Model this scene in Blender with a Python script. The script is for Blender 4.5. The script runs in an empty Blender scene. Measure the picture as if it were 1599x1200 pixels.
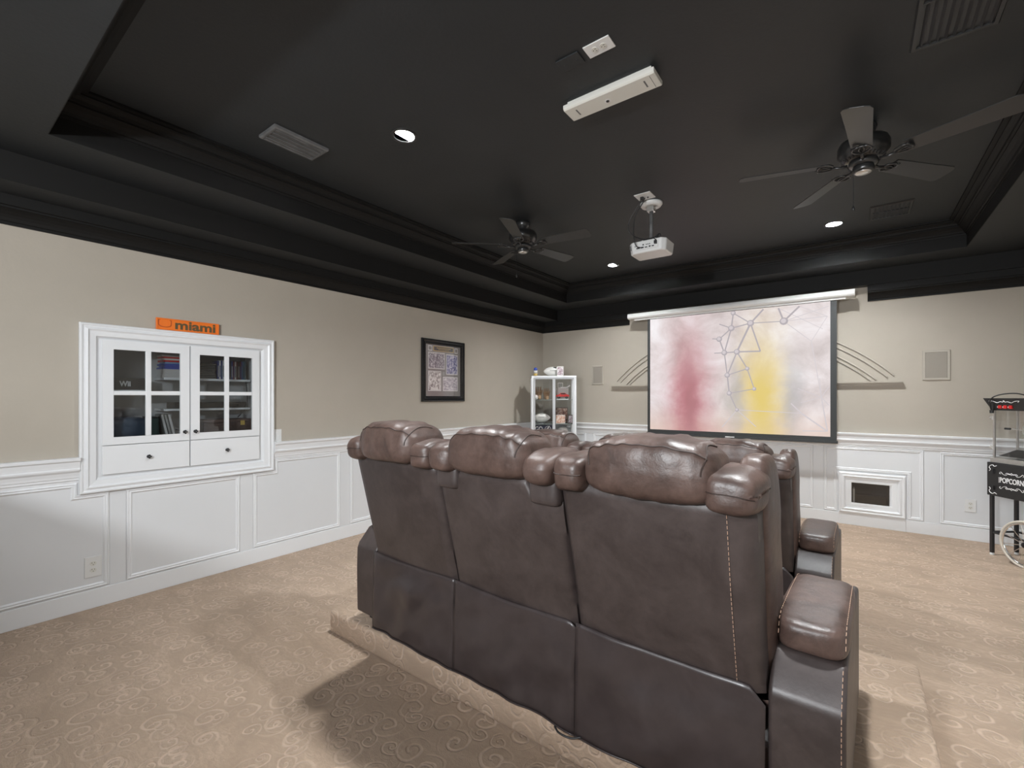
import bpy, bmesh, math, random
from mathutils import Vector, Matrix, noise
random.seed(7)
R = math.radians
C = bpy.context.scene.collection
SC = bpy.context.scene

# ------------------------------------------------------------ camera
cam_data = bpy.data.cameras.new('camera')
cam_data.sensor_width = 36.0
cam_data.lens = 715.0 / 1599.0 * 36.0
cam_data.shift_y = 20.0 / 1599.0
cam_data.clip_start = 0.02
cam = bpy.data.objects.new('camera', cam_data)
C.objects.link(cam)
cam.location = (0, 0, 1.5)
cam.rotation_euler = (R(90), 0, R(36.8))
SC.camera = cam

# ------------------------------------------------------------ world, light, exposure
SC.view_settings.view_transform = 'Standard'
SC.view_settings.look = 'None'
SC.view_settings.gamma = 1.0
SC.view_settings.use_curve_mapping = False
SC.view_settings.exposure = -0.08
world = bpy.data.worlds.new('world')
SC.world = world
world.use_nodes = True
world.node_tree.nodes['Background'].inputs[0].default_value = (0.9, 0.95, 1.0, 1)
world.node_tree.nodes['Background'].inputs[1].default_value = 0.05
CAN_STRENGTH = 2400.0


def area(name, loc, target, sx, sy, power, col):
    l = bpy.data.lights.new(name, 'AREA')
    l.shape = 'RECTANGLE'
    l.size, l.size_y = sx, sy
    l.energy = power
    l.color = col
    o = bpy.data.objects.new(name, l)
    C.objects.link(o)
    o.location = loc
    d = Vector(target) - Vector(loc)
    o.rotation_euler = d.to_track_quat('-Z', 'Y').to_euler()
    return o


# two broad unseen lights added as fill behind the camera; one small bare lamp
area('rear_fill_low', (-0.2, -2.7, 1.85), (-1.0, 4.0, 1.2), 3.6, 1.3, 75, (0.94, 0.975, 1.0))
area('rear_fill_high', (-0.3, -1.5, 2.80), (-0.9, 1.3, 0.0), 2.4, 0.7, 92, (0.95, 0.98, 1.0))  # unseen soft light added high up to lift the shadows behind the sofa
area('rear_lamp', (-0.9, -1.6, 2.14), (-2.2, 3.0, 1.0), 0.13, 0.13, 105, (0.93, 0.965, 1.0))


# ------------------------------------------------------------ materials
def nmat(name, col, rough=0.5, metal=0.0, spec=0.5, emis=None, estr=0.0, coat=0.0):
    m = bpy.data.materials.new(name)
    m.use_nodes = True
    b = m.node_tree.nodes['Principled BSDF']
    b.inputs['Base Color'].default_value = (*col, 1)
    b.inputs['Roughness'].default_value = rough
    b.inputs['Metallic'].default_value = metal
    b.inputs['Specular IOR Level'].default_value = spec
    b.inputs['Coat Weight'].default_value = coat
    if emis:
        b.inputs['Emission Color'].default_value = (*emis, 1)
        b.inputs['Emission Strength'].default_value = estr
    return m


class NT:
    def __init__(s, m):
        s.t = m.node_tree
        s.b = s.t.nodes['Principled BSDF']

    def n(s, typ, **kw):
        o = s.t.nodes.new(typ)
        for k, v in kw.items():
            setattr(o, k, v)
        return o

    def l(s, a, b):
        s.t.links.new(a, b)

    def math(s, op, a, b=None, c=None, clamp=False):
        o = s.n('ShaderNodeMath', operation=op)
        o.use_clamp = clamp
        for i, v in enumerate((a, b, c)):
            if v is None:
                continue
            if isinstance(v, (int, float)):
                o.inputs[i].default_value = v
            else:
                s.l(v, o.inputs[i])
        return o.outputs[0]

    def coords(s, scale=(1, 1, 1), rot=(0, 0, 0)):
        tc = s.n('ShaderNodeTexCoord')
        mp = s.n('ShaderNodeMapping')
        mp.inputs['Scale'].default_value = scale
        mp.inputs['Rotation'].default_value = rot
        s.l(tc.outputs['Object'], mp.inputs[0])
        return mp.outputs[0]

    def noise(s, vec, scale, detail=3, rough=0.5, dist=0.0):
        o = s.n('ShaderNodeTexNoise')
        o.inputs['Scale'].default_value = scale
        o.inputs['Detail'].default_value = detail
        o.inputs['Roughness'].default_value = rough
        o.inputs['Distortion'].default_value = dist
        if vec is not None:
            s.l(vec, o.inputs['Vector'])
        return o.outputs[0]

    def ramp(s, fac, stops):
        o = s.n('ShaderNodeValToRGB')
        e = o.color_ramp.elements
        while len(e) < len(stops):
            e.new(0.5)
        for i, (p, c) in enumerate(stops):
            e[i].position = p
            e[i].color = (*c, 1) if len(c) == 3 else c
        s.l(fac, o.inputs[0])
        return o.outputs[0]

    def mix(s, fac, a, b, mode='MIX'):
        o = s.n('ShaderNodeMix', data_type='RGBA', blend_type=mode)
        for sock, v in ((o.inputs[0], fac), (o.inputs[6], a), (o.inputs[7], b)):
            if isinstance(v, (int, float)):
                sock.default_value = v
            elif isinstance(v, tuple):
                sock.default_value = (*v, 1)
            else:
                s.l(v, sock)
        return o.outputs[2]

    def bump(s, h, strength, dist=0.002, prev=None):
        o = s.n('ShaderNodeBump')
        o.inputs['Strength'].default_value = strength
        o.inputs['Distance'].default_value = dist
        s.l(h, o.inputs['Height'])
        if prev is not None:
            s.l(prev, o.inputs['Normal'])
        s.l(o.outputs[0], s.b.inputs['Normal'])
        return o.outputs[0]


def noisy(name, c1, c2, scale=8, rough=0.5, bump=0.0, bscale=60, bdist=0.001, stretch=(1, 1, 1), **kw):
    m = nmat(name, c1, rough, **kw)
    t = NT(m)
    v = t.coords(stretch)
    f = t.noise(v, scale, 4, 0.6)
    t.l(t.ramp(f, [(0.3, c1), (0.7, c2)]), t.b.inputs['Base Color'])
    if bump:
        t.bump(t.noise(v, bscale, 4, 0.6), bump, bdist)
    return m


M = {}
M['wall'] = noisy('taupe_wall', (0.420, 0.378, 0.318), (0.440, 0.396, 0.334), 3, 0.75, 0.35, 55, 0.002)
M['trimtaupe'] = nmat('taupe_trim', (0.42, 0.38, 0.325), 0.5)
M['white'] = noisy('white_paint', (0.685, 0.695, 0.71), (0.705, 0.715, 0.73), 2, 0.38, 0.05, 30, 0.001)
M['whitegloss'] = nmat('white_gloss_paint', (0.77, 0.78, 0.795), 0.3)
M['black_ceiling'] = noisy('black_ceiling_paint', (0.0135, 0.0158, 0.0176), (0.0165, 0.0190, 0.0210), 3, 0.55, 0.5, 45, 0.002)
M['shaded_black'] = nmat('shaded_black_paint', (0.0085, 0.0083, 0.0080), 0.6, spec=0.22)  # darker copy of the ceiling black, with the fascias' shade painted in
M['black'] = nmat('black_plastic', (0.02, 0.02, 0.021), 0.4)
M['blackgloss'] = nmat('black_gloss', (0.012, 0.012, 0.013), 0.16)
M['fanmetal'] = nmat('fan_black_metal', (0.02, 0.02, 0.02), 0.28, spec=0.7)
M['blade'] = nmat('fan_blade_black', (0.020, 0.0205, 0.021), 0.36, spec=0.6)
M['knob'] = nmat('dark_pewter', (0.03, 0.03, 0.032), 0.35, metal=0.6)
M['steel'] = noisy('brushed_steel', (0.62, 0.61, 0.59), (0.72, 0.71, 0.69), 20, 0.32, metal=0.9)
M['chrome'] = nmat('chrome', (0.8, 0.8, 0.8), 0.12, metal=1.0)
M['white_plastic'] = nmat('white_plastic', (0.72, 0.72, 0.71), 0.35)
M['ivory'] = nmat('ivory_metal', (0.66, 0.65, 0.60), 0.4)
M['greyvent'] = noisy('grey_vent', (0.09, 0.09, 0.09), (0.15, 0.15, 0.15), 14, 0.5)
M['orange'] = noisy('orange_plastic', (0.78, 0.16, 0.012), (0.85, 0.20, 0.02), 6, 0.45)
M['orangedark'] = nmat('orange_dark', (0.45, 0.07, 0.01), 0.5)
M['olive'] = nmat('olive_print', (0.10, 0.07, 0.03), 0.5)
M['red'] = nmat('red_plastic', (0.55, 0.02, 0.02), 0.3)
M['text_white'] = nmat('white_print', (0.85, 0.85, 0.85), 0.5)
M['navy'] = nmat('navy_board', (0.012, 0.018, 0.05), 0.5)
M['leather_ball'] = noisy('white_ball_leather', (0.72, 0.70, 0.66), (0.8, 0.78, 0.74), 20, 0.5, 0.3, 300, 0.0006)
M['glove'] = noisy('tan_glove_leather', (0.30, 0.15, 0.05), (0.20, 0.09, 0.03), 25, 0.55)
M['glove_pale'] = nmat('pale_glove_leather', (0.55, 0.34, 0.18), 0.55)
M['gold'] = nmat('gold_paint', (0.55, 0.38, 0.10), 0.4)
M['blue'] = nmat('blue_print', (0.03, 0.07, 0.40), 0.4)
M['darkwood'] = noisy('dark_brown_chest', (0.085, 0.055, 0.045), (0.13, 0.085, 0.07), 12, 0.5, stretch=(1, 1, 8))
M['tan_thread'] = nmat('tan_thread', (0.50, 0.33, 0.24), 0.6)
M['dark_thread'] = nmat('dark_thread', (0.03, 0.017, 0.013), 0.6)
M['tire'] = nmat('cream_tire', (0.62, 0.57, 0.50), 0.5)
M['photo_mat'] = nmat('grey_mat_board', (0.22, 0.20, 0.19), 0.7)
M['screen_border'] = nmat('black_screen_border', (0.028, 0.03, 0.03), 0.6)
M['bulb'] = nmat('lamp_lens', (1, 1, 1), 0.5, emis=(0.945, 0.985, 1.0), estr=CAN_STRENGTH)


def leather(name, dark, light, rough, wear=0.6):
    m = nmat(name, dark, rough, spec=0.5)
    t = NT(m)
    v = t.coords()
    f1 = t.noise(v, 5.5, 6, 0.65, 0.6)
    f2 = t.noise(v, 34, 4, 0.7)
    f = t.math('ADD', t.math('MULTIPLY', f1, 0.75), t.math('MULTIPLY', f2, 0.25))
    t.l(t.ramp(f, [(0.38, dark), (0.66, light)]), t.b.inputs['Base Color'])
    r = t.math('MULTIPLY_ADD', f1, 0.22, rough - 0.11)
    t.l(r, t.b.inputs['Roughness'])
    vo = t.n('ShaderNodeTexVoronoi')
    vo.inputs['Scale'].default_value = 420
    t.l(v, vo.inputs['Vector'])
    b1 = t.bump(t.noise(v, 24, 5, 0.62), 0.45 * wear, 0.006)
    t.bump(vo.outputs[0], 0.10, 0.0006, b1)
    return m


M['leather'] = leather('brown_leather', (0.046, 0.028, 0.023), (0.112, 0.071, 0.059), 0.43, 0.9)
M['leather_back'] = leather('brown_back_leather', (0.034, 0.0255, 0.0245), (0.060, 0.046, 0.0435), 0.42, 0.35)
M['vinyl'] = leather('dark_back_vinyl', (0.033, 0.0255, 0.026), (0.046, 0.036, 0.0365), 0.33, 0.08)


def carpet():
    m = nmat('scroll_carpet', (0.42, 0.31, 0.22), 0.95, spec=0.1)
    t = NT(m)
    tc = t.n('ShaderNodeTexCoord')
    sx = t.n('ShaderNodeSeparateXYZ')
    t.l(tc.outputs['Object'], sx.inputs[0])
    yz = t.math('ADD', sx.outputs[1], sx.outputs[2])
    cb = t.n('ShaderNodeCombineXYZ')
    t.l(sx.outputs[0], cb.inputs[0])
    t.l(yz, cb.inputs[1])
    base = cb.outputs[0]
    nz = t.n('ShaderNodeTexNoise')
    nz.inputs['Scale'].default_value = 9
    nz.inputs['Detail'].default_value = 2
    t.l(base, nz.inputs['Vector'])
    sub = t.n('ShaderNodeVectorMath', operation='SUBTRACT')
    t.l(nz.outputs['Color'], sub.inputs[0])
    sub.inputs[1].default_value = (0.5, 0.5, 0.5)
    scl = t.n('ShaderNodeVectorMath', operation='SCALE')
    scl.inputs['Scale'].default_value = 0.036
    t.l(sub.outputs[0], scl.inputs[0])
    add = t.n('ShaderNodeVectorMath', operation='ADD')
    t.l(base, add.inputs[0])
    t.l(scl.outputs[0], add.inputs[1])
    P = add.outputs[0]
    lines = []
    for scale, off in ((6.4, 0.0), (9.5, 3.7)):
        vo = t.n('ShaderNodeTexVoronoi', voronoi_dimensions='2D')
        vo.inputs['Scale'].default_value = scale
        vo.inputs['Randomness'].default_value = 0.6
        ad = t.n('ShaderNodeVectorMath', operation='ADD')
        t.l(P, ad.inputs[0])
        ad.inputs[1].default_value = (off, off * 0.7, 0)
        t.l(ad.outputs[0], vo.inputs['Vector'])
        d = t.n('ShaderNodeVectorMath', operation='SUBTRACT')
        t.l(ad.outputs[0], d.inputs[0])
        t.l(vo.outputs['Position'], d.inputs[1])
        ds = t.n('ShaderNodeSeparateXYZ')
        t.l(d.outputs[0], ds.inputs[0])
        cs = t.n('ShaderNodeSeparateColor')
        t.l(vo.outputs['Color'], cs.inputs[0])
        sign = t.math('SUBTRACT', t.math('MULTIPLY', t.math('GREATER_THAN', cs.outputs[0], 0.5), 2.0), 1.0)
        ang = t.math('MULTIPLY', t.math('ARCTAN2', ds.outputs[1], ds.outputs[0]), 1 / (2 * math.pi))
        ang = t.math('MULTIPLY', ang, sign)
        r2 = t.math('ADD', t.math('MULTIPLY', ds.outputs[0], ds.outputs[0]), t.math('MULTIPLY', ds.outputs[1], ds.outputs[1]))
        r = t.math('SQRT', r2)
        ph = t.math('ADD', t.math('ADD', ang, t.math('MULTIPLY', r, 30.0 * scale / 9.0)), cs.outputs[1])
        fr = t.math('FRACT', ph)
        dd = t.math('ABSOLUTE', t.math('SUBTRACT', fr, 0.5))
        line = t.math('MULTIPLY_ADD', dd, -7.0, 1.45, clamp=True)
        mask = t.math('MULTIPLY_ADD', r, -60.0 * scale / 9.0, 3.6, clamp=True)
        gate = t.math('GREATER_THAN', cs.outputs[2], 0.12 if off == 0 else 0.55)
        lines.append(t.math('MULTIPLY', t.math('MULTIPLY', line, mask), gate))
    ln = t.math('MAXIMUM', lines[0], lines[1])
    fuzz = t.noise(base, 260, 3, 0.7)
    ln2 = t.math('MULTIPLY', ln, t.math('MULTIPLY_ADD', fuzz, 1.2, 0.25, clamp=True))
    mp = t.n('ShaderNodeMapping')
    mp.inputs['Scale'].default_value = (1.0, 2.6, 1)
    mp.inputs['Rotation'].default_value = (0, 0, R(25))
    t.l(base, mp.inputs[0])
    brush = t.noise(mp.outputs[0], 1.7, 6, 0.68, 1.0)
    streak = t.noise(mp.outputs[0], 24, 4, 0.7, 0.8)
    big = t.ramp(brush, [(0.38, (0.36, 0.255, 0.172)), (0.50, (0.475, 0.34, 0.237)), (0.64, (0.60, 0.44, 0.32))])
    st = t.mix(t.math('MULTIPLY_ADD', streak, 3.0, -1.10, clamp=True), big, (0.37, 0.25, 0.17))
    fz = t.mix(t.math('MULTIPLY', t.noise(base, 420, 2, 0.8), 0.5), st, (0.70, 0.53, 0.40))
    patch = t.math('MULTIPLY_ADD', t.noise(base, 7.0, 3, 0.6), 5.0, -1.95, clamp=True)
    ln2 = t.math('MULTIPLY', ln2, t.math('MULTIPLY_ADD', patch, 0.75, 0.25))
    col = t.mix(t.math('MULTIPLY', ln2, 0.60), fz, (0.82, 0.63, 0.49))
    t.l(col, t.b.inputs['Base Color'])
    hh = t.math('ADD', t.math('MULTIPLY', ln, -0.8), t.math('ADD', fuzz, t.math('MULTIPLY', streak, 0.6)))
    t.bump(hh, 0.85, 0.008)
    t.b.inputs['Sheen Weight'].default_value = 0.2
    return m


M['carpet'] = carpet()


def glassmat(name, tint=(1, 1, 1), fac=0.09):
    m = bpy.data.materials.new(name)
    m.use_nodes = True
    t = m.node_tree
    t.nodes.remove(t.nodes['Principled BSDF'])
    out = t.nodes['Material Output']
    tr = t.nodes.new('ShaderNodeBsdfTransparent')
    tr.inputs[0].default_value = (*tint, 1)
    gl = t.nodes.new('ShaderNodeBsdfGlossy')
    gl.inputs['Roughness'].default_value = 0.02
    mx = t.nodes.new('ShaderNodeMixShader')
    fr = t.nodes.new('ShaderNodeFresnel')
    fr.inputs[0].default_value = 1.5
    ge = t.nodes.new('ShaderNodeNewGeometry')
    nb = t.nodes.new('ShaderNodeMath')
    nb.operation = 'SUBTRACT'
    nb.inputs[0].default_value = 1.0
    t.links.new(ge.outputs['Backfacing'], nb.inputs[1])
    mu = t.nodes.new('ShaderNodeMath')
    mu.operation = 'MULTIPLY'
    t.links.new(nb.outputs[0], mu.inputs[1])
    ad = t.nodes.new('ShaderNodeMath')
    ad.operation = 'ADD'
    ad.inputs[1].default_value = fac - 0.04
    t.links.new(fr.outputs[0], ad.inputs[0])
    t.links.new(ad.outputs[0], mu.inputs[0])
    t.links.new(mu.outputs[0], mx.inputs[0])
    t.links.new(tr.outputs[0], mx.inputs[1])
    t.links.new(gl.outputs[0], mx.inputs[2])
    t.links.new(mx.outputs[0], out.inputs[0])
    return m


M['glass'] = glassmat('clear_glass')
M['glass_dark'] = glassmat('smoky_glass', (0.80, 0.82, 0.83), 0.10)


def picture_mat(name, c1, c2, c3, scale, stretch=(1, 1, 1)):
    m = nmat(name, c1, 0.35)
    t = NT(m)
    v = t.coords(stretch)
    f = t.noise(v, scale, 6, 0.75)
    t.l(t.ramp(f, [(0.38, c1), (0.5, c2), (0.62, c3)]), t.b.inputs['Base Color'])
    return m


M['photo_a'] = picture_mat('crowd_photo', (0.08, 0.07, 0.09), (0.25, 0.22, 0.26), (0.7, 0.66, 0.68), 55)
M['photo_b'] = picture_mat('blue_field_photo', (0.05, 0.05, 0.10), (0.22, 0.21, 0.40), (0.75, 0.72, 0.70), 38)
M['photo_c'] = picture_mat('white_jersey_photo', (0.12, 0.09, 0.09), (0.60, 0.56, 0.54), (0.85, 0.82, 0.80), 30)
M['photo_d'] = picture_mat('stadium_photo', (0.16, 0.13, 0.16), (0.45, 0.40, 0.45), (0.8, 0.75, 0.74), 60)
M['photo_e'] = picture_mat('brown_collage', (0.06, 0.03, 0.03), (0.28, 0.13, 0.09), (0.75, 0.62, 0.52), 26)
M['photo_f'] = picture_mat('figure_card', (0.12, 0.02, 0.03), (0.45, 0.35, 0.38), (0.85, 0.82, 0.82), 22)


# ------------------------------------------------------------ mesh helpers
class MB:
    def __init__(s):
        s.v, s.f = [], []

    def add(s, vs, fs):
        o = len(s.v)
        s.v += [tuple(p) for p in vs]
        s.f += [tuple(i + o for i in f) for f in fs]
        return s

    def box(s, x0, x1, y0, y1, z0, z1):
        vs = [(x, y, z) for z in (z0, z1) for y in (y0, y1) for x in (x0, x1)]
        return s.add(vs, [(0, 2, 3, 1), (4, 5, 7, 6), (0, 1, 5, 4), (2, 6, 7, 3), (0, 4, 6, 2), (1, 3, 7, 5)])

    def tube(s, pts, r, n=8, closed=False, caps=True):
        pts = [Vector(p) for p in pts]
        rings = []
        N = len(pts)
        up = None
        for i, p in enumerate(pts):
            a = pts[(i - 1) % N] if (closed or i) else pts[0]
            b = pts[(i + 1) % N] if (closed or i < N - 1) else pts[-1]
            d = (b - a).normalized()
            if up is None:
                up = Vector((0, 0, 1)) if abs(d.z) < 0.9 else Vector((1, 0, 0))
            u = (up - d * up.dot(d)).normalized()
            up = u
            w = d.cross(u)
            rr = r[i] if isinstance(r, (list, tuple)) else r
            rings.append([p + (u * math.cos(2 * math.pi * k / n) + w * math.sin(2 * math.pi * k / n)) * rr for k in range(n)])
        vs = [q for g in rings for q in g]
        fs = []
        for i in range(N if closed else N - 1):
            j = (i + 1) % N
            for k in range(n):
                fs.append((i * n + k, i * n + (k + 1) % n, j * n + (k + 1) % n, j * n + k))
        if caps and not closed:
            fs.append(tuple(range(n))[::-1])
            fs.append(tuple((N - 1) * n + k for k in range(n)))
        return s.add(vs, fs)

    def lathe(s, prof, n=24, c=(0, 0, 0), axis='z'):
        vs, fs = [], []
        for r, h in prof:
            for k in range(n):
                a = 2 * math.pi * k / n
                x, y = r * math.cos(a), r * math.sin(a)
                if axis == 'z':
                    p = (c[0] + x, c[1] + y, c[2] + h)
                elif axis == 'x':
                    p = (c[0] + h, c[1] + x, c[2] + y)
                else:
                    p = (c[0] + y, c[1] + h, c[2] + x)
                vs.append(p)
        for i in range(len(prof) - 1):
            for k in range(n):
                fs.append((i * n + k, i * n + (k + 1) % n, (i + 1) * n + (k + 1) % n, (i + 1) * n + k))
        fs.append(tuple(range(n))[::-1])
        fs.append(tuple((len(prof) - 1) * n + k for k in range(n)))
        return s.add(vs, fs)

    def prism(s, poly, fn0, fn1):
        """poly of 2D points; fn0 / fn1 map a 2D point to the two ends"""
        n = len(poly)
        vs = [fn0(*p) for p in poly] + [fn1(*p) for p in poly]
        fs = [tuple(range(n)), tuple(range(2 * n - 1, n - 1, -1))]
        for i in range(n):
            j = (i + 1) % n
            fs.append((i, i + n, j + n, j))
        return s.add(vs, fs)

    def sweep(s, path, prof, fn, closed=True):
        """path: 2D points (a,b); prof: (offset to the left of travel, height); fn(a,b,h) -> 3D"""
        N = len(path)
        P = [Vector((p[0], p[1])) for p in path]
        rows = []
        for i in range(N):
            d1 = (P[i] - P[i - 1]).normalized() if (closed or i) else (P[1] - P[0]).normalized()
            d2 = (P[(i + 1) % N] - P[i]).normalized() if (closed or i < N - 1) else d1
            n1 = Vector((-d1.y, d1.x))
            n2 = Vector((-d2.y, d2.x))
            m = (n1 + n2)
            m = m / max(0.2, m.dot(n1))
            rows.append([fn(P[i].x + m.x * o, P[i].y + m.y * o, h) for o, h in prof])
        k = len(prof)
        vs = [q for r_ in rows for q in r_]
        fs = []
        for i in range(N if closed else N - 1):
            j = (i + 1) % N
            for a in range(k - 1):
                fs.append((i * k + a, i * k + a + 1, j * k + a + 1, j * k + a))
        if not closed:
            fs.append(tuple(range(k)))
            fs.append(tuple((N - 1) * k + a for a in range(k))[::-1])
        return s.add(vs, fs)

    def cushion(s, c, half, n=4.0, g=12, fn=None, wr=0.0, wf=(9, 9, 9), seed=0):
        """a rounded, stuffed block; fn deforms the unit point, wr wrinkles"""
        idx, vs, fs = {}, [], []

        def vert(i, j, k):
            key = (i, j, k)
            if key not in idx:
                q = Vector((2 * i / g - 1, 2 * j / g - 1, 2 * k / g - 1))
                q = Vector([math.sin(t * math.pi / 2) if n < 7 else t for t in q])
                L = (abs(q.x) ** n + abs(q.y) ** n + abs(q.z) ** n) ** (1 / n)
                q = q / L
                if fn:
                    q = Vector(fn(q.x, q.y, q.z))
                p = Vector((q.x * half[0], q.y * half[1], q.z * half[2]))
                if wr:
                    d = noise.noise(Vector((p.x * wf[0] + seed, p.y * wf[1], p.z * wf[2] + seed * 3)))
                    d += 0.5 * noise.noise(Vector((p.x * wf[0] * 2.3, p.y * wf[1] * 2.3 + seed, p.z * wf[2] * 2.3)))
                    p += p.normalized() * d * wr
                idx[key] = len(vs)
                vs.append((p.x + c[0], p.y + c[1], p.z + c[2]))
            return idx[key]
        for a in range(g):
            for b in range(g):
                fs.append((vert(a, b, 0), vert(a, b + 1, 0), vert(a + 1, b + 1, 0), vert(a + 1, b, 0)))
                fs.append((vert(a, b, g), vert(a + 1, b, g), vert(a + 1, b + 1, g), vert(a, b + 1, g)))
                fs.append((vert(a, 0, b), vert(a + 1, 0, b), vert(a + 1, 0, b + 1), vert(a, 0, b + 1)))
                fs.append((vert(a, g, b), vert(a, g, b + 1), vert(a + 1, g, b + 1), vert(a + 1, g, b)))
                fs.append((vert(0, a, b), vert(0, a, b + 1), vert(0, a + 1, b + 1), vert(0, a + 1, b)))
                fs.append((vert(g, a, b), vert(g, a + 1, b), vert(g, a + 1, b + 1), vert(g, a, b + 1)))
        return s.add(vs, fs)

    def build(s, name, m, parent=None, smooth=False, bevel=0.0, seg=2, fix=True, sub=0):
        me = bpy.data.meshes.new(name)
        me.from_pydata(s.v, [], s.f)
        me.materials.append(M[m] if isinstance(m, str) else m)
        if fix:
            bm = bmesh.new()
            bm.from_mesh(me)
            bmesh.ops.recalc_face_normals(bm, faces=bm.faces)
            bm.to_mesh(me)
            bm.free()
        if smooth:
            me.shade_smooth()
        o = bpy.data.objects.new(name, me)
        C.objects.link(o)
        if bevel:
            b = o.modifiers.new('bevel', 'BEVEL')
            b.width = bevel
            b.segments = seg
            b.limit_method = 'ANGLE'
            b.angle_limit = R(40)
        if sub:
            b = o.modifiers.new('sub', 'SUBSURF')
            b.levels = b.render_levels = sub
        if parent:
            o.parent = parent
        return o


def tag(o, label, cat, group=None, kind=None):
    o['label'] = label
    o['category'] = cat
    if group:
        o['group'] = group
    if kind:
        o['kind'] = kind
    return o


def thing(name, label, cat, loc=(0, 0, 0), rz=0.0, group=None):
    o = bpy.data.objects.new(name, None)
    C.objects.link(o)
    o.empty_display_size = 0.1
    o.location = loc
    o.rotation_euler = (0, 0, rz)
    return tag(o, label, cat, group)


def struct(o):
    o['kind'] = 'structure'
    return o


def copy_tree(o, parent=None):
    c = o.copy()
    C.objects.link(c)
    c.parent = parent
    for ch in [q for q in bpy.data.objects if q.parent == o]:
        copy_tree(ch, c)
    return c


def crv(pts, k=6):
    """Catmull-Rom through the points"""
    P = [Vector(p) for p in pts]
    P = [P[0] * 2 - P[1]] + P + [P[-1] * 2 - P[-2]]
    out = []
    for i in range(1, len(P) - 2):
        for j in range(k):
            t = j / k
            a, b, c, d = P[i - 1], P[i], P[i + 1], P[i + 2]
            out.append(0.5 * ((2 * b) + (c - a) * t + (2 * a - 5 * b + 4 * c - d) * t * t + (3 * b - a - 3 * c + d) * t ** 3))
    out.append(P[-2])
    return out


def text(name, body, size, m, parent, origin, xdir, ydir, extrude=0.0008, align='CENTER', width=None, bold=0.0):
    cu = bpy.data.curves.new(name, 'FONT')
    cu.body = body
    cu.size = size
    cu.align_x = align
    cu.align_y = 'CENTER'
    cu.extrude = extrude
    cu.offset = bold * size
    o = bpy.data.objects.new(name + '_tmp', cu)
    C.objects.link(o)
    bpy.context.view_layer.update()
    me = bpy.data.meshes.new_from_object(o.evaluated_get(bpy.context.evaluated_depsgraph_get()))
    bpy.data.objects.remove(o)
    X = Vector(xdir).normalized()
    Y = Vector(ydir).normalized()
    Z = X.cross(Y)
    sx = 1.0
    if width:
        w = max(v.co.x for v in me.vertices) - min(v.co.x for v in me.vertices)
        sx = width / w
    for v in me.vertices:
        c = v.co
        v.co = Vector(origin) + X * c.x * sx + Y * c.y + Z * c.z
    me.materials.clear()
    me.materials.append(M[m])
    me.name = name
    t = bpy.data.objects.new(name, me)
    C.objects.link(t)
    t.parent = parent
    return t


# ------------------------------------------------------------ room shell
LX, BY, RX, NY = -4.34, 6.70, 1.66, -3.0
ZS, ZC, ZB = 2.94, 3.198, 2.77
struct(MB().box(LX - .12, RX + .12, NY - .12, BY + .12, -.1, 0).build('floor', 'carpet'))


def wall_with_hole(name, axis, a0, a1, hole, zt, outer):
    """axis 'x' = left wall (runs along Y), 'y' = back wall (runs along X)"""
    h0, h1, z0, z1 = hole
    mb = MB()
    for (p, q, r_, s_) in ((a0, h0, 0, zt), (h1, a1, 0, zt), (h0, h1, 0, z0), (h0, h1, z1, zt)):
        if axis == 'x':
            mb.box(LX - .12, LX, p, q, r_, s_)
        else:
            mb.box(p, q, BY, BY + .12, r_, s_)
    return struct(mb.build(name, 'wall'))


wl = wall_with_hole('wall_left', 'x', NY, BY, (.875, 1.945, 1.175, 1.90), 3.3, None)
wb = wall_with_hole('wall_back', 'y', LX - .12, RX + .12, (-.03, .315, .225, .495), 3.3, None)
wr = struct(MB().box(RX, RX + .12, NY, BY, 0, 3.3).build('wall_right', 'wall'))
struct(MB().box(LX - .12, RX + .12, NY - .12, NY, 0, 3.3).build('wall_rear', 'wall'))
# pony wall behind the camera, with a cap
hw = struct(MB().box(LX, RX, -.66, -.58, 0, 1.455).build('wall_pony', 'wall'))
MB().box(LX, RX, -.69, -.56, 1.455, 1.485).build('cap', 'white', hw, bevel=.006)

# ceiling: inner tray, soffit ring, dropped box ring
TX0, TX1, TY0, TY1 = -3.54, .865, .485, 6.13
CANS = [(-2.344, 1.963), (-2.484, 5.50), (-.163, 5.49), (-.20, 1.963)]
mb = MB()
xs = sorted({TX0 - .1, TX1 + .1} | {c[0] - .12 for c in CANS} | {c[0] + .12 for c in CANS})
ys = sorted({TY0 - .1, TY1 + .1} | {c[1] - .12 for c in CANS} | {c[1] + .12 for c in CANS})
for xa, xb in zip(xs, xs[1:]):
    for ya, yb in zip(ys, ys[1:]):
        hit = [c for c in CANS if xa < c[0] < xb and ya < c[1] < yb]
        if not hit:
            mb.add([(xa, ya, ZC), (xb, ya, ZC), (xb, yb, ZC), (xa, yb, ZC)], [(0, 1, 2, 3)])
            continue
        hx, hy = hit[0]
        angs = sorted([2 * math.pi * k / 32 for k in range(32)] + [math.atan2(q - hy, p - hx) % (2 * math.pi) for p in (xa, xb) for q in (ya, yb)])

        def edge(a):
            dx, dy = math.cos(a), math.sin(a)
            t_ = min(((xb if dx > 0 else xa) - hx) / dx if abs(dx) > 1e-9 else 1e9, ((yb if dy > 0 else ya) - hy) / dy if abs(dy) > 1e-9 else 1e9)
            return (hx + dx * t_, hy + dy * t_, ZC)
        n_ = len(angs)
        mb.add([(hx + .066 * math.cos(a), hy + .066 * math.sin(a), ZC) for a in angs] + [edge(a) for a in angs],
               [(i_, (i_ + 1) % n_, n_ + (i_ + 1) % n_, n_ + i_) for i_ in range(n_)])
mb.box(TX0 - .1, TX1 + .1, TY0 - .1, TY1 + .1, ZC + .10, ZC + .12)
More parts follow.
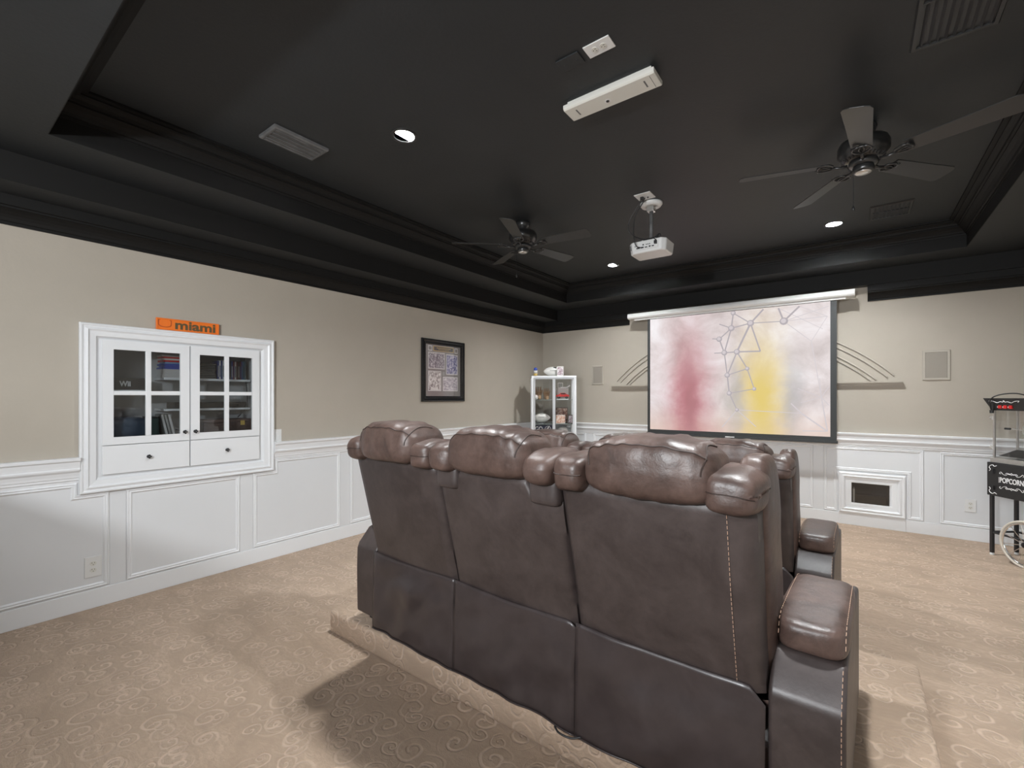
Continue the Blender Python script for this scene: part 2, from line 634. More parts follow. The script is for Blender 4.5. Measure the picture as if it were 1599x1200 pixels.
struct(mb.build('ceiling', 'black_ceiling', fix=False))
mb = MB()
mb.box(LX, TX0, NY, BY, ZS, ZC + .02).box(TX1, RX, NY, BY, ZS, ZC + .02)
mb.box(TX0, TX1, NY, TY0, ZS, ZC + .02).box(TX0, TX1, TY1, BY, ZS, ZC + .02)
struct(mb.build('ceiling_soffit', 'black_ceiling'))
mb = MB()
mb.box(LX, LX + .37, NY, BY, ZB, ZS).box(RX - .33, RX, NY, BY, ZB, ZS).box(LX + .37, RX - .33, BY - .13, BY, ZB, ZS)
t1 = struct(mb.build('trim_1', 'black_ceiling'))
MB().box(LX + .37, LX + .374, NY, BY - .13, ZB, ZS).build('fascia_shade', 'shaded_black', t1)  # thin added strips whose dark colour paints the shade on the box faces
MB().box(RX - .334, RX - .33, NY, BY - .13, ZB, ZS).build('fascia_shade', 'shaded_black', t1)
MB().box(LX + .37, RX - .33, BY - .134, BY - .13, ZB, ZS).build('fascia_shade', 'shaded_black', t1)
# crown moulding under the dropped box; interrupted behind the projection screen
CP = [(0, 2.600), (.014, 2.600), (.014, 2.618), (.020, 2.622), (.028, 2.640), (.040, 2.658), (.058, 2.675),
      (.080, 2.686), (.092, 2.688), (.092, 2.700), (.104, 2.704), (.104, ZB), (0, ZB)]
CPs = [(-o, z) for o, z in CP]
f3 = lambda a, b, h: (a, b, h)
mb = MB().sweep([(LX, NY), (LX, BY), (-2.76, BY)], CPs, f3, closed=False)
mb.sweep([(.12, BY), (RX, BY), (RX, NY)], CPs, f3, closed=False)
struct(mb.build('trim_2', 'shaded_black'))
TP = [(0, 2.941), (.004, 2.941), (.004, 3.055), (.010, 3.055), (.012, 3.072), (.022, 3.074), (.028, 3.090), (.044, 3.112), (.062, 3.128), (.066, 3.130),
      (.066, 3.140), (.078, 3.143), (.082, 3.156), (.096, 3.168), (.112, 3.174), (.112, 3.182), (.140, 3.184), (.140, ZC), (0, ZC)]
struct(MB().sweep([(TX0, TY0), (TX1, TY0), (TX1, TY1), (TX0, TY1)], TP, f3).build('trim_3', 'shaded_black'))  # profile starts with a dark strip painting the shade of the tray face

# ------------------------------------------------------------ wainscot
fl = lambda y, z, h: (LX + h, y, z)      # left wall, path in (y,z)
fb = lambda x, z, h: (x, BY - h, z)      # back wall, path in (x,z)
fr_ = lambda y, z, h: (RX - h, y, z)
WS = .006
# backing
MB().box(LX, LX + WS, NY, .76, 0, .93).box(LX, LX + WS, 2.06, BY, 0, .93).box(LX, LX + WS, .76, 2.06, 0, .83).build('wainscot_panel', 'white', wl)
MB().box(LX, -.03, BY - WS, BY, 0, .93).box(.315, RX, BY - WS, BY, 0, .93).box(-.03, .315, BY - WS, BY, 0, .225).box(-.03, .315, BY - WS, BY, .495, .93).build('wainscot_panel', 'white', wb)
MB().box(RX - WS, RX, NY, BY, 0, .93).build('wainscot_panel', 'white', wr)
# chair rail profile: (height z, out)
RP = [(.900, 0), (.900, .010), (.915, .012), (.922, .020), (.936, .020), (.940, .026), (.955, .028), (.975, .034), (.990, .046),
      (1.000, .048), (1.008, .044), (1.022, .046), (1.050, .052), (1.060, .062), (1.076, .064), (1.080, .060), (1.080, 0)]


def rail(name, a0, a1, side, parent):
    mb = MB()
    if side == 'left':
        mb.prism(RP, lambda z, h: (LX + h, a0, z), lambda z, h: (LX + h, a1, z))
    elif side == 'back':
        mb.prism(RP, lambda z, h: (a0, BY - h, z), lambda z, h: (a1, BY - h, z))
    else:
        mb.prism(RP, lambda z, h: (RX - h, a0, z), lambda z, h: (RX - h, a1, z))
    return mb.build(name, 'whitegloss', parent)


rail('chair_rail', NY, .748, 'left', wl)
rail('chair_rail', 2.078, BY, 'left', wl)
rail('chair_rail', LX, RX, 'back', wb)
rail('chair_rail', NY, BY, 'right', wr)
# baseboards
struct(MB().box(LX, LX + .016, NY, BY, 0, .132).build('baseboard_left', 'whitegloss', bevel=.003))
struct(MB().box(LX, -.155, BY - .016, BY, 0, .132).box(-.155, .455, BY - .022, BY, 0, .145).box(.455, RX, BY - .016, BY, 0, .132).build('baseboard_back', 'whitegloss', bevel=.003))
struct(MB().box(RX - .016, RX, NY, BY, 0, .132).build('baseboard_right', 'whitegloss', bevel=.003))
# picture-frame mouldings; offset is measured inward (paths run anticlockwise in a,b)
PM = [(0, 0), (0, .012), (.005, .016), (.010, .018), (.014, .013), (.018, .012), (.024, .016), (.029, .013), (.034, .008), (.034, 0)]


def panel(path, fn, parent):
    MB().sweep(path, PM, fn).build('panel_moulding', 'whitegloss', parent)


def rect(a0, a1, b0, b1):
    return [(a0, b0), (a1, b0), (a1, b1), (a0, b1)]


ZP0, ZP1 = .140, .905
panel([(-.45, ZP0), (.910, ZP0), (.910, .815), (.738, .815), (.738, ZP1 - .005), (-.45, ZP1 - .005)], fl, wl)
panel(rect(1.008, 1.792, ZP0, .812), fl, wl)
panel([(1.903, ZP0), (2.770, ZP0), (2.770, ZP1 + .015), (2.090, ZP1 + .015), (2.090, .812), (1.903, .812)], fl, wl)
for a in (2.89, 3.87, 4.85, 5.83):
    panel(rect(a, min(a + .87, BY - .08), ZP0, ZP1 + .01), fl, wl)
for a in (-1.5, -2.5):
    panel(rect(a, a + .87, ZP0, ZP1), fl, wl)
for y0, y1 in ((.912, 1.006), (1.794, 1.901), (2.772, 2.888), (3.762, 3.868), (4.742, 4.848), (5.722, 5.828)):
    MB().box(LX, LX + .010, y0, y1, .132, .80 if y1 < 2 else .90).build('stile', 'white', wl, bevel=.002)
panel(rect(.735, 1.56, ZP0, ZP1), fb, wb)
panel([(.470, ZP0), (.605, ZP0), (.605, ZP1 + .01), (-.300, ZP1 + .01), (-.300, ZP0), (-.165, ZP0), (-.165, .635), (.470, .635)], fb, wb)
for a in (-.405, -1.435, -2.465):
    panel(rect(a - .90, a, ZP0, ZP1 + .01), fb, wb)
panel(rect(-4.26, -3.495, ZP0, ZP1 + .01), fb, wb)
for x0, x1 in ((.607, .733), (-.403, -.302), (-1.433, -1.307), (-2.463, -2.337), (-3.493, -3.367)):
    MB().box(x0, x1, BY - .010, BY, .132, .90).build('stile', 'white', wb, bevel=.002)
for a in (5.6, 4.6, 3.6, 2.6, 1.6, .6):
    panel([(a, ZP0), (a, ZP1), (a + .87, ZP1), (a + .87, ZP0)][::-1], fr_, wr)

# carpeted seating platform
plat = MB().box(-2.685, .26, 1.64, 3.095, 0, .14).build('seating_platform', 'carpet', bevel=.022, seg=4)
tag(plat, 'low carpeted platform step under the rear row of recliners', 'platform', kind='structure')


# ------------------------------------------------------------ wall cabinet (recessed, left wall)
def frame_sweep(a0, a1, b0, b1, prof, fn):
    return MB().sweep(rect(a0, a1, b0, b1), prof, fn)


cab = thing('wall_cabinet', 'white built-in wall cabinet with two glazed doors and two drawers', 'cabinet', (LX, 1.41, 1.42))
cy, cz = 1.41, 1.42
fc = lambda y, z, h: (h, y - cy, z - cz)
FP = [(0, .002), (0, .034), (.006, .040), (.014, .040), (.020, .034), (.028, .033), (.036, .040), (.044, .042), (.050, .036), (.056, .032),
      (.088, .028), (.092, .022), (.098, .012), (.104, .006), (.104, .002)]
frame_sweep(.746, 2.078, .818, 2.022, FP, fc).build('face_frame', 'whitegloss', cab)
# carcass niche
D = -.36
mb = MB()
mb.box(D, D + .01, .86 - cy, 1.96 - cy, 1.16 - cz, 1.915 - cz)
mb.box(D, .0, .862 - cy, .876 - cy, 1.16 - cz, 1.915 - cz).box(D, .0, 1.944 - cy, 1.958 - cy, 1.16 - cz, 1.915 - cz)
mb.box(D, .0, .876 - cy, 1.944 - cy, 1.16 - cz, 1.176 - cz).box(D, .0, .876 - cy, 1.944 - cy, 1.899 - cz, 1.915 - cz)
mb.build('carcass', nmat('cabinet_interior_paint', (.5, .5, .5), .6), cab)
MB().box(D + .02, -.10, 1.27 - cy, 1.925 - cy, 1.638 - cz, 1.655 - cz).build('shelf', 'whitegloss', cab)
MB().box(D + .02, -.10, 1.27 - cy, 1.925 - cy, 1.385 - cz, 1.402 - cz).build('shelf', 'whitegloss', cab)
MB().box(D + .02, -.03, .876 - cy, 1.17 - cy, 1.54 - cz, 1.552 - cz).build('shelf', 'whitegloss', cab)


def cab_door(y0, y1, panes_y, knob_y, handle_name):
    zb, zt = 1.150, 1.912
    pz = [(1.205, 1.512), (1.543, 1.846)]
    mb = MB()
    x0, x1 = .004, .026
    ys = [y0, panes_y[0][0], panes_y[0][1], panes_y[1][0], panes_y[1][1], y1]
    # stiles, rails, muntins as one welded door frame
    mb.box(x0, x1, y0 - cy, ys[1] - cy, zb - cz, zt - cz).box(x0, x1, ys[4] - cy, y1 - cy, zb - cz, zt - cz)
    mb.box(x0, x1, ys[1] - cy, ys[4] - cy, zb - cz, pz[0][0] - cz).box(x0, x1, ys[1] - cy, ys[4] - cy, pz[1][1] - cz, zt - cz)
    d = mb.build('door', 'whitegloss', cab)
    MB().box(x0, x1 - .001, ys[2] - cy, ys[3] - cy, pz[0][0] - cz, pz[1][1] - cz).build('muntin', 'whitegloss', d, bevel=.003)
    MB().box(x0, x1 - .002, ys[1] - cy, ys[4] - cy, pz[0][1] - cz, pz[1][0] - cz).build('muntin', 'whitegloss', d, bevel=.003)
    for (a, b) in panes_y:
        for (c, e) in pz:
            MB().box(.010, .013, a - cy - .003, b - cy + .003, c - cz - .003, e - cz + .003).build('glass_pane', 'glass_dark', d)
    knob(knob_y, 1.218, d)


def knob(y, z, parent):
    mb = MB()
    k = 10
    mb.lathe([(.004, 0), (.004, .016), (.010, .020), (.011, .026), (.006, .031), (.002, .032)], 12, (.026, y - cy, z - cz), 'x')
    for a in range(4):
        t = a * math.pi / 2
        mb.lathe([(.005, .018), (.007, .022), (.004, .028)], 8, (.026, y - cy + .008 * math.cos(t), z - cz + .010 * math.sin(t)), 'x')
    mb.lathe([(.013, 0), (.013, .002)], 12, (.026, y - cy, z - cz), 'x')
    mb.build('knob', 'knob', parent, smooth=True)
    MB().lathe([(.004, .030), (.002, .0345)], 8, (.026, y - cy, z - cz), 'x').build('knob_stud', 'chrome', parent)


cab_door(.868, 1.4065, ((.931, 1.120), (1.155, 1.343)), 1.372, 'l')
cab_door(1.4135, 1.950, ((1.478, 1.665), (1.700, 1.889)), 1.445, 'r')
for y0, y1 in ((.868, 1.4065), (1.4135, 1.950)):
    d = MB().box(.004, .026, y0 - cy, y1 - cy, .938 - cz, 1.144 - cz).build('drawer', 'whitegloss', cab, bevel=.003)
    knob((y0 + y1) / 2 + .0, 1.045, d)
mb = MB()
mb.box(.0005, .004, .85 - cy, 1.976 - cy, .918 - cz, 1.168 - cz).box(.0005, .004, .85 - cy, 1.976 - cy, 1.903 - cz, 1.93 - cz)
mb.box(.0005, .004, .845 - cy, .878 - cy, 1.168 - cz, 1.903 - cz).box(.0005, .004, 1.942 - cy, 1.980 - cy, 1.168 - cz, 1.903 - cz)
mb.build('rebate_board', 'white', cab)

# sign on top of it
sg = thing('team_sign', 'flat orange nameplate sign leaning on the wall on top of the white cabinet', 'sign', (LX + .012, 1.402, 2.0235))
MB().box(0, .014, -.218, .218, 0, .092).build('board', 'orange', sg, bevel=.002)
MB().sweep(rect(-.216, .216, .002, .090), [(0, .014), (0, .019), (.008, .019), (.008, .014)], lambda a, b, h: (h, a, b)).build('raised_border', 'orange', sg)
text('big_letter', 'U', .085, 'orangedark', sg, (.0145, -.162, .046), (0, 1, 0), (0, 0, 1), .001, width=.088)
text('big_letter_face', 'U', .070, 'orange', sg, (.0165, -.162, .047), (0, 1, 0), (0, 0, 1), .001, width=.074)
text('lettering', 'miami', .098, 'olive', sg, (.0148, .048, .046), (0, 1, 0), (0, 0, 1), .001, width=.285, bold=.03)

# ---- things inside the wall cabinet
IX = -4.58
bx = thing('console_box', 'black carton with white lettering behind the upper left pane', 'box', (-4.56, 1.045, 1.5525))
MB().box(-.08, .09, -.155, .118, 0, .092).build('carton', 'black', bx, bevel=.003)
text('lettering', 'Wii', .055, 'text_white', bx, (.091, -.012, .046), (0, 1, 0), (0, 0, 1), .0005, width=.068, bold=.03)

cols = ['text_white'] * 5 + ['blue', 'blue', 'blue'] + ['text_white', 'red', 'text_white', 'red', 'text_white']
paleblue = nmat('pale_blue_case', (.18, .30, .48), .4)
M['pale_blue'] = paleblue
cols[8] = 'pale_blue'
M['case_white'] = nmat('white_case', (.62, .60, .58), .4)
z = 1.6555
word = {'case_white': 'white', 'blue': 'blue', 'red': 'red', 'pale_blue': 'pale blue'}
for i, c in enumerate(cols):
    c = 'case_white' if c == 'text_white' else c
    o = MB().box(-.065, .065, -.095, .095, 0, .0138).build('disc_case', c, bevel=.0012)
    o.location = (-4.545 + random.uniform(-.006, .006), 1.372 + random.uniform(-.010, .010), z)
    z += .0143
    ordn = ['bottom', 'second', 'third', 'fourth', 'fifth', 'sixth', 'seventh', 'eighth', 'ninth', 'tenth', 'eleventh', 'twelfth', 'thirteenth'][i]
    tag(o, 'flat %s game case in the multicoloured stack, %s from the bottom' % (word[c], ordn), 'disc case', 'game cases stacked flat in the cabinet')
M['case_black'] = nmat('black_case', (.03, .03, .03), .25)
M['case_edge'] = nmat('case_paper', (.30, .30, .28), .5)
z = 1.6555
for i in range(9):
    c = thing('disc_case', 'flat black case in the dark stack on the upper shelf, ' + ['bottom', 'second', 'third', 'fourth', 'fifth', 'sixth', 'seventh', 'eighth', 'topmost'][i] + (' from the bottom' if 0 < i < 8 else ' of its pile'), 'disc case', (-4.545 + random.uniform(-.004, .004), 1.568 + random.uniform(-.006, .006), z), 0, 'black cases stacked flat in the cabinet')
    MB().box(-.065, .065, -.093, .093, 0, .0142).build('case_shell', 'case_black', c, bevel=.0012)
    MB().box(.0652, .0658, -.085, .085, .005, .0085).build('spine_label', 'case_edge', c)
    z += .0150
M['case_navy'] = nmat('navy_case', (.02, .04, .16), .25)
M['case_maroon'] = nmat('maroon_case', (.10, .01, .015), .25)
M['case_teal'] = nmat('teal_case', (.02, .09, .14), .25)
y = 1.672
seq = ['case_navy', 'case_white', 'case_navy', 'case_white', 'case_navy', 'case_navy', 'case_navy', 'case_black', 'case_navy', 'case_maroon', 'case_white', 'case_maroon', 'case_black', 'case_maroon', 'case_navy', 'case_teal', 'case_teal']
nm = {'case_navy': 'navy', 'case_white': 'white', 'case_black': 'black', 'case_maroon': 'maroon', 'case_teal': 'teal'}
prev = 'the black stack'
cnt = {}
for i, c in enumerate(seq):
    cnt[c] = cnt.get(c, 0) + 1
    ordn = ['first', 'second', 'third', 'fourth', 'fifth', 'sixth', 'seventh'][cnt[c] - 1]
    o = thing('disc_case', 'upright %s case on the cabinet shelf, %s %s one from the left' % (nm[c], ordn, nm[c]), 'disc case', (-4.548, y, 1.6555), 0, 'upright cases on the cabinet shelf')
    MB().box(-.065, .065, 0, .0125, 0, .165 + random.uniform(-.006, .006)).build('case_shell', c, o, bevel=.0012)
    MB().box(.0652, .0658, .003, .0095, .02, .12).build('spine_label', ['case_edge', 'case_navy', 'case_teal', 'case_black'][i % 4], o)
    y += .0140
pl = thing('media_player', 'flat black player on the lower cabinet shelf', 'media player', (-4.56, 1.62, 1.4025))
MB().box(-.1, .08, -.27, .29, 0, .052).build('body', 'black', pl, bevel=.004)
MB().box(.0801, .083, .12, .22, .014, .03).build('display', 'blackgloss', pl)
MB().box(.0801, .083, -.22, -.05, .02, .028).build('tray', 'knob', pl)
ch = thing('storage_chest', 'dark brown lidded chest at the bottom right of the wall cabinet', 'chest', (-4.53, 1.735, 1.1765))
MB().box(-.13, .10, -.19, .20, 0, .095).build('body', 'darkwood', ch, bevel=.003)
MB().box(-.135, .105, -.195, .205, .097, .125).build('lid', 'darkwood', ch, bevel=.006)
MB().box(.105, .110, .10, .135, .070, .110).build('latch', 'gold', ch)
for k, (yy, lab, c) in enumerate(((1.300, 'leaning grey-brown book at the left end of its leaning row', 'case_edge'), (1.322, 'leaning dark book between two others under the lower shelf', 'case_black'), (1.348, 'leaning grey book at the right end of its leaning row', 'photo_mat'))):
    t = thing('book', lab, 'book', (-4.53, yy, 1.1775), 0, 'leaning books in the wall cabinet')
    t.rotation_euler = (R(12), 0, 0)
    MB().box(-.07, .07, -.010, .010, .003, .185).build('cover', c, t, bevel=.002)
    MB().box(-.066, .0705, -.007, .007, .006, .182).build('page_block', 'case_white' if k != 1 else 'case_edge', t)
tb = MB().cushion((0, 0, .085), (.09, .135, .085), 3.2, 10, None, .012, (11, 11, 11), 4).build('soft_bag', noisy('blue_grey_cloth', (.035, .055, .085), (.07, .10, .14), 8, .45), smooth=True)
tb.location = (-4.50, 1.035, 1.1765)
tag(tb, 'slumped blue-grey soft bag behind the lower left pane', 'bag')
tb2 = thing('file_box', 'dark green box beside the soft bag, low in the wall cabinet', 'box', (-4.56, 1.218, 1.1765))
MB().box(-.08, .07, -.035, .035, 0, .15).build('body', nmat('dark_green_card', (.015, .04, .035), .5), tb2, bevel=.003)
MB().box(-.082, .072, -.037, .037, .151, .166).build('lid', 'case_black', tb2, bevel=.003)
for i in range(3):
    o = MB().box(-.07, .07, -.045, .045, 0, .018).build('booklet', ['case_edge', 'case_white', 'photo_mat'][i], bevel=.002)
    o.location = (-4.52, 1.432 + .004 * i, 1.1765 + .0188 * i)
    tag(o, ['bottom dark booklet', 'middle pale booklet', 'top grey booklet'][i] + ' of the short pile beside the chest', 'booklet', 'booklets piled in the cabinet')
o = MB().tube(crv([(-4.46, 1.885, 1.897), (-4.455, 1.888, 1.78), (-4.45, 1.895, 1.62), (-4.45, 1.905, 1.5), (-4.45, 1.895, 1.41), (-4.46, 1.855, 1.345), (-4.47, 1.83, 1.315)]), .005, 8).build('cable', 'black', smooth=True)
tag(o, 'black cable hanging down behind the right pane of the wall cabinet', 'cable')


# ------------------------------------------------------------ outlets and switches
def outlet(name, label, origin, X, U, w=.085, h=.135, flip=True, cat='outlet', sw=False, group=None):
    """plate in the X (width) / U (height) plane, facing N = X x U"""
    X, U = Vector(X), Vector(U)
    N = X.cross(U)
    o = bpy.data.objects.new(name, None)
    C.objects.link(o)
    o.location = origin
    tag(o, label, cat, group)
    P = lambda a, b, c: tuple(X * a + U * b + N * c)

    def bx(a0, a1, b0, b1, c0, c1, nme, m, bev=0.0):
        mb = MB()
        mb.prism([(a0, b0), (a1, b0), (a1, b1), (a0, b1)], lambda a, b: P(a, b, c0), lambda a, b: P(a, b, c1))
        return mb.build(nme, m, o, bevel=bev)
    bx(-w / 2, w / 2, -h / 2, h / 2, 0, .006, 'cover_plate', 'white_plastic', .002)
    if sw:
        bx(-.017, .017, -.034, .034, .006, .011, 'rocker', 'white_plastic', .002)
        return o
    for s in (-1, 1):
        c = s * h * .16
        f = MB()
        pts = [(.018 * math.cos(2 * math.pi * k / 16), c + .016 * math.sin(2 * math.pi * k / 16)) for k in range(16)]
        f.prism(pts, lambda a, b: P(a, b, .006), lambda a, b: P(a, b, .0085))
        sk = f.build('socket', 'ivory', o)
        mb = MB()
        for a0, a1, b0, b1 in ((-.008, -.0055, c + .001, c + .009), (.0055, .008, c + .001, c + .009), (-.002, .002, c - .010, c - .005)):
            mb.prism([(a0, b0), (a1, b0), (a1, b1), (a0, b1)], lambda a, b: P(a, b, .0085), lambda a, b: P(a, b, .0090))
        mb.build('slots', 'black', sk)
    return o


outlet('wall_outlet', 'white double outlet on the left wall below the cabinet', (LX + WS, .822, .293), (0, 1, 0), (0, 0, 1), .092, .145)
outlet('light_switch', 'white switch plate on the wall beside the cabinet frame', (LX, 2.122, 1.135), (0, 1, 0), (0, 0, 1), .075, .12, cat='switch', sw=True)
outlet('wall_outlet', 'white double outlet on the back wall left of the popcorn cart', (.968, BY - WS, .362), (1, 0, 0), (0, 0, 1), .088, .132)
outlet('ceiling_outlet', 'white double outlet on the black ceiling above the long white bar', (-.991, 2.028, ZC), (1, 0, 0), (0, -1, 0), .136, .085) if False else None
# ceiling outlet: long side across the room
co = outlet('ceiling_outlet', 'white double outlet on the black ceiling beside the long white bar', (-.991, 2.028, ZC), (0, 1, 0), (1, 0, 0), .085, .136)
cp = thing('blank_plate', 'black blank cover plate on the ceiling next to the white outlet', 'cover plate', (-1.150, 2.030, ZC))
MB().box(-.062, .062, -.042, .042, -.008, 0).build('plate', 'black_ceiling', cp, bevel=.002)
MB().lathe([(.004, 0), (.003, -.002)], 8, (-.035, 0, -.008)).lathe([(.004, 0), (.003, -.002)], 8, (.035, 0, -.008)).build('screw', 'black', cp)

# ------------------------------------------------------------ framed collage (left wall)
fp = thing('framed_collage', 'black framed collage of four sports photographs on the left wall', 'picture', (LX, 4.29, 1.84))
ff = lambda a, b, h: (h, a, b)
MB().sweep(rect(-.388, .388, -.402, .402), [(0, 0), (0, .020), (.006, .030), (.022, .034), (.034, .026), (.040, .022), (.056, .024), (.070, .014), (.070, 0)], ff).build('frame', 'blackgloss', fp)
MB().box(.002, .006, -.32, .32, -.335, .335).build('mat_board', 'photo_mat', fp)


def photo(a0, a1, b0, b1, m):
    p = MB().box(.006, .0075, a0, a1, b0, b1).build('photo_border', 'case_white', fp)
    MB().box(.0075, .0082, a0 + .010, a1 - .010, b0 + .012, b1 - .012).build('photograph', m, p)


photo(-.275, .02, .02, .235, 'photo_a')
photo(.045, .265, -.045, .225, 'photo_b')
photo(-.275, -.045, -.265, -.005, 'photo_c')
photo(-.015, .265, -.265, -.075, 'photo_d')
photo(-.275, -.205, .250, .318, 'photo_mat')
photo(.205, .265, .245, .315, 'photo_mat')
t = MB().box(.006, .008, -.185, .185, .252, .318).build('title_plate', 'gold', fp)
MB().box(.008, .0086, -.175, .175, .259, .311).build('title_field', 'black', t)
MB().box(.0086, .009, -.13, .13, .290, .297).box(.0086, .009, -.10, .10, .272, .277).build('title_lines', 'gold', t)
MB().box(.006, .0078, -.022, .018, -.062, -.012).build('stamp', 'case_edge', fp)
MB().box(.0105, .0125, -.322, .322, -.338, .338).build('glazing', 'glass', fp)

# ------------------------------------------------------------ projection screen
ps = thing('projection_screen', 'pull-down projection screen in a white housing showing a bright dusty picture', 'projection screen', (0, 6.50, 0))
for x_ in (-2.55, -1.35, -.15):
    MB().box(x_ - .02, x_ + .02, .045, .2, 2.690, 2.715).build('wall_bracket', 'white_plastic', ps)
SX0, SX1, SZ0, SZ1 = -2.405, -.165, .985, 2.63
hp = [(-.050, 2.655), (-.050, 2.722), (.050, 2.722), (.062, 2.700), (.062, 2.668), (.045, 2.648), (-.030, 2.640)]
MB().prism([(-p[0], p[1]) for p in hp], lambda a, b: (-2.690, a, b), lambda a, b: (.004, a, b)).build('housing', 'white_plastic', ps, bevel=.004)
MB().box(-2.600, -.080, -.018, .018, 2.622, 2.645).build('slot_rail', 'white_plastic', ps, bevel=.004)
MB().box(SX0, SX1, -.0015, .0015, SZ0, 2.64).build('fabric', 'screen_border', ps)
MB().box(SX0 - .012, SX1 + .012, -.012, .012, SZ0 - .028, SZ0 + .004).build('bottom_bar', 'screen_border', ps, bevel=.004)
MB().box(-1.36, -1.25, -.0135, -.012, SZ0 - .016, SZ0 - .004).build('maker_plate', 'white_plastic', ps)
IX0, IX1, IZ0, IZ1 = -2.366, -.226, 1.033, 2.617


def screen_mat():
    m = nmat('projected_picture', (.05, .05, .05), .8)
    t = NT(m)
    tc = t.n('ShaderNodeTexCoord')
    s = t.n('ShaderNodeSeparateXYZ')
    t.l(tc.outputs['Object'], s.inputs[0])
    u = t.math('MULTIPLY', t.math('SUBTRACT', s.outputs[0], IX0), 1 / (IX1 - IX0))
    v = t.math('MULTIPLY', t.math('SUBTRACT', s.outputs[2], IZ0), 1 / (IZ1 - IZ0))
    n1 = t.noise(tc.outputs['Object'], 1.9, 6, 0.62, 0.5)
    dust = t.ramp(n1, [(0.30, (.52, .44, .43)), (0.50, (.74, .66, .66)), (0.68, (.90, .86, .88))])
    # colours of the picture's ground: warm low down
    gnd = t.math('MULTIPLY_ADD', v, -3.2, 0.75, clamp=True)
    dust = t.mix(gnd, dust, (.74, .55, .46))

    def plume(cu, su, cv, sv, col, amt, base):
        w = t.math('SUBTRACT', t.noise(tc.outputs['Object'], 3.1, 4, 0.6), 0.5)
        uu = t.math('ADD', u, t.math('MULTIPLY', w, 0.16))
        du = t.math('DIVIDE', t.math('SUBTRACT', uu, cu), su)
        dv = t.math('DIVIDE', t.math('SUBTRACT', v, cv), sv)
        q = t.math('ADD', t.math('MULTIPLY', du, du), t.math('MULTIPLY', dv, dv))
        g = t.math('MULTIPLY', t.math('EXPONENT', t.math('MULTIPLY', q, -1.0)), amt, clamp=True)
        return t.mix(g, base, col)
    dust = plume(.25, .125, .28, .55, (.50, .12, .15), 1.0, dust)
    dust = plume(.255, .05, .25, .38, (.30, .16, .17), .45, dust)
    dust = plume(.535, .05, .28, .30, (.27, .32, .45), .55, dust)
    dust = plume(.815, .055, .30, .30, (.27, .32, .45), .55, dust)
    dust = plume(.665, .12, .28, .50, (.74, .56, .13), 1.0, dust)
    t.l(dust, t.b.inputs['Emission Color'])
    t.b.inputs['Emission Strength'].default_value = 1.0
    return m


pic = MB().box(IX0, IX1, -.0022, -.0016, IZ0, IZ1).build('picture', screen_mat(), ps)
nd = {'a': (-1.287, 2.395), 'b': (-1.062, 2.439), 'c': (-.695, 2.428), 'd': (-1.434, 2.263), 'e': (-1.372, 2.079), 'f': (-1.221, 2.083), 'g': (-1.336, 1.783),
      'h': (-1.312, 1.546), 'i': (-1.264, 2.589), 'j': (-.312, 1.494), 'k': (-.917, 2.601), 'l': (-.753, 2.595), 'm': (-.532, 2.593), 'o': (-.254, 2.443),
      'p': (-.411, 2.162), 'q': (-1.434, 2.462), 'r': (-1.521, 2.275), 's': (-1.496, 2.081), 't': (-.951, 2.075), 'u': (-.254, 1.096), 'v': (-.512, 1.301),
      'w': (-1.10, 1.86), 'x': (-1.02, 1.60), 'y': (-1.22, 1.33)}
M['lat_dark'] = nmat('lattice_dark_print', (.02, .02, .02), .9, emis=(.46, .41, .44), estr=1)
M['lat_mid'] = nmat('lattice_mid_print', (.02, .02, .02), .9, emis=(.66, .60, .62), estr=1)
M['lat_pale'] = nmat('lattice_pale_print', (.02, .02, .02), .9, emis=(.82, .77, .77), estr=1)


def strip(mb, p, q, w, y=-.0026):
    P, Q = Vector(nd[p]) if isinstance(p, str) else Vector(p), Vector(nd[q]) if isinstance(q, str) else Vector(q)
    n = Vector((-(Q - P).y, (Q - P).x)).normalized() * w / 2
    pts = [P + n, Q + n, Q - n, P - n]
    mb.add([(max(IX0, min(IX1, c.x)), y, max(IZ0, min(IZ1, c.y))) for c in pts], [(0, 1, 2, 3)])


mb = MB()
for p, q, w in (('i', 'a', .016), ('a', 'b', .014), ('a', 'd', .014), ('b', 'k', .02), ('b', 'f', .022), ('a', 'e', .016), ('d', 'e', .016), ('e', 'f', .014), ('f', 't', .018), ('e', 'g', .014),
                ('f', 'g', .016), ('g', 'h', .016), ('b', 't', .016), ('c', 'l', .018), ('c', 'm', .02), ('q', 'a', .012), ('r', 'd', .012), ('s', 'e', .012), ('b', 'c', .01), ('i', 'b', .012), ('f', 'w', .014), ('g', 'w', .012), ('w', 'x', .012), ('h', 'y', .012), ('h', 'x', .01)):
    strip(mb, p, q, w)
mb.build('projected_struts', 'lat_dark', ps, fix=False)
mb = MB()
for p, q, w in (('c', 'o', .008), ('c', 'p', .008), ('c', (-.24, 2.56), .008), ('l', (-.3, 2.30), .006), ('m', 'o', .006), ('p', 'o', .006), ('p', 'j', .008), ('j', (-.24, 1.62), .008), ('j', (-.24, 1.40), .008),
                ('j', (-.55, 1.60), .008), ('j', (-.52, 1.43), .007), ('j', 'u', .012), ('v', 'u', .016), ('v', (-.62, 1.42), .014), ('u', (-.5, 1.09), .01), ('j', (-.33, 1.72), .007), ('y', (-1.0, 1.12), .01), ('y', (-1.4, 1.10), .01), ('y', 'v', .008)):
    strip(mb, p, q, w, -.0025)
mb.build('projected_rods', 'lat_mid', ps, fix=False)


def disc(mb, c, r, y, n=12):
    mb.add([(c[0] + r * math.cos(2 * math.pi * k / n), y, c[1] + r * math.sin(2 * math.pi * k / n)) for k in range(n)], [tuple(range(n))])


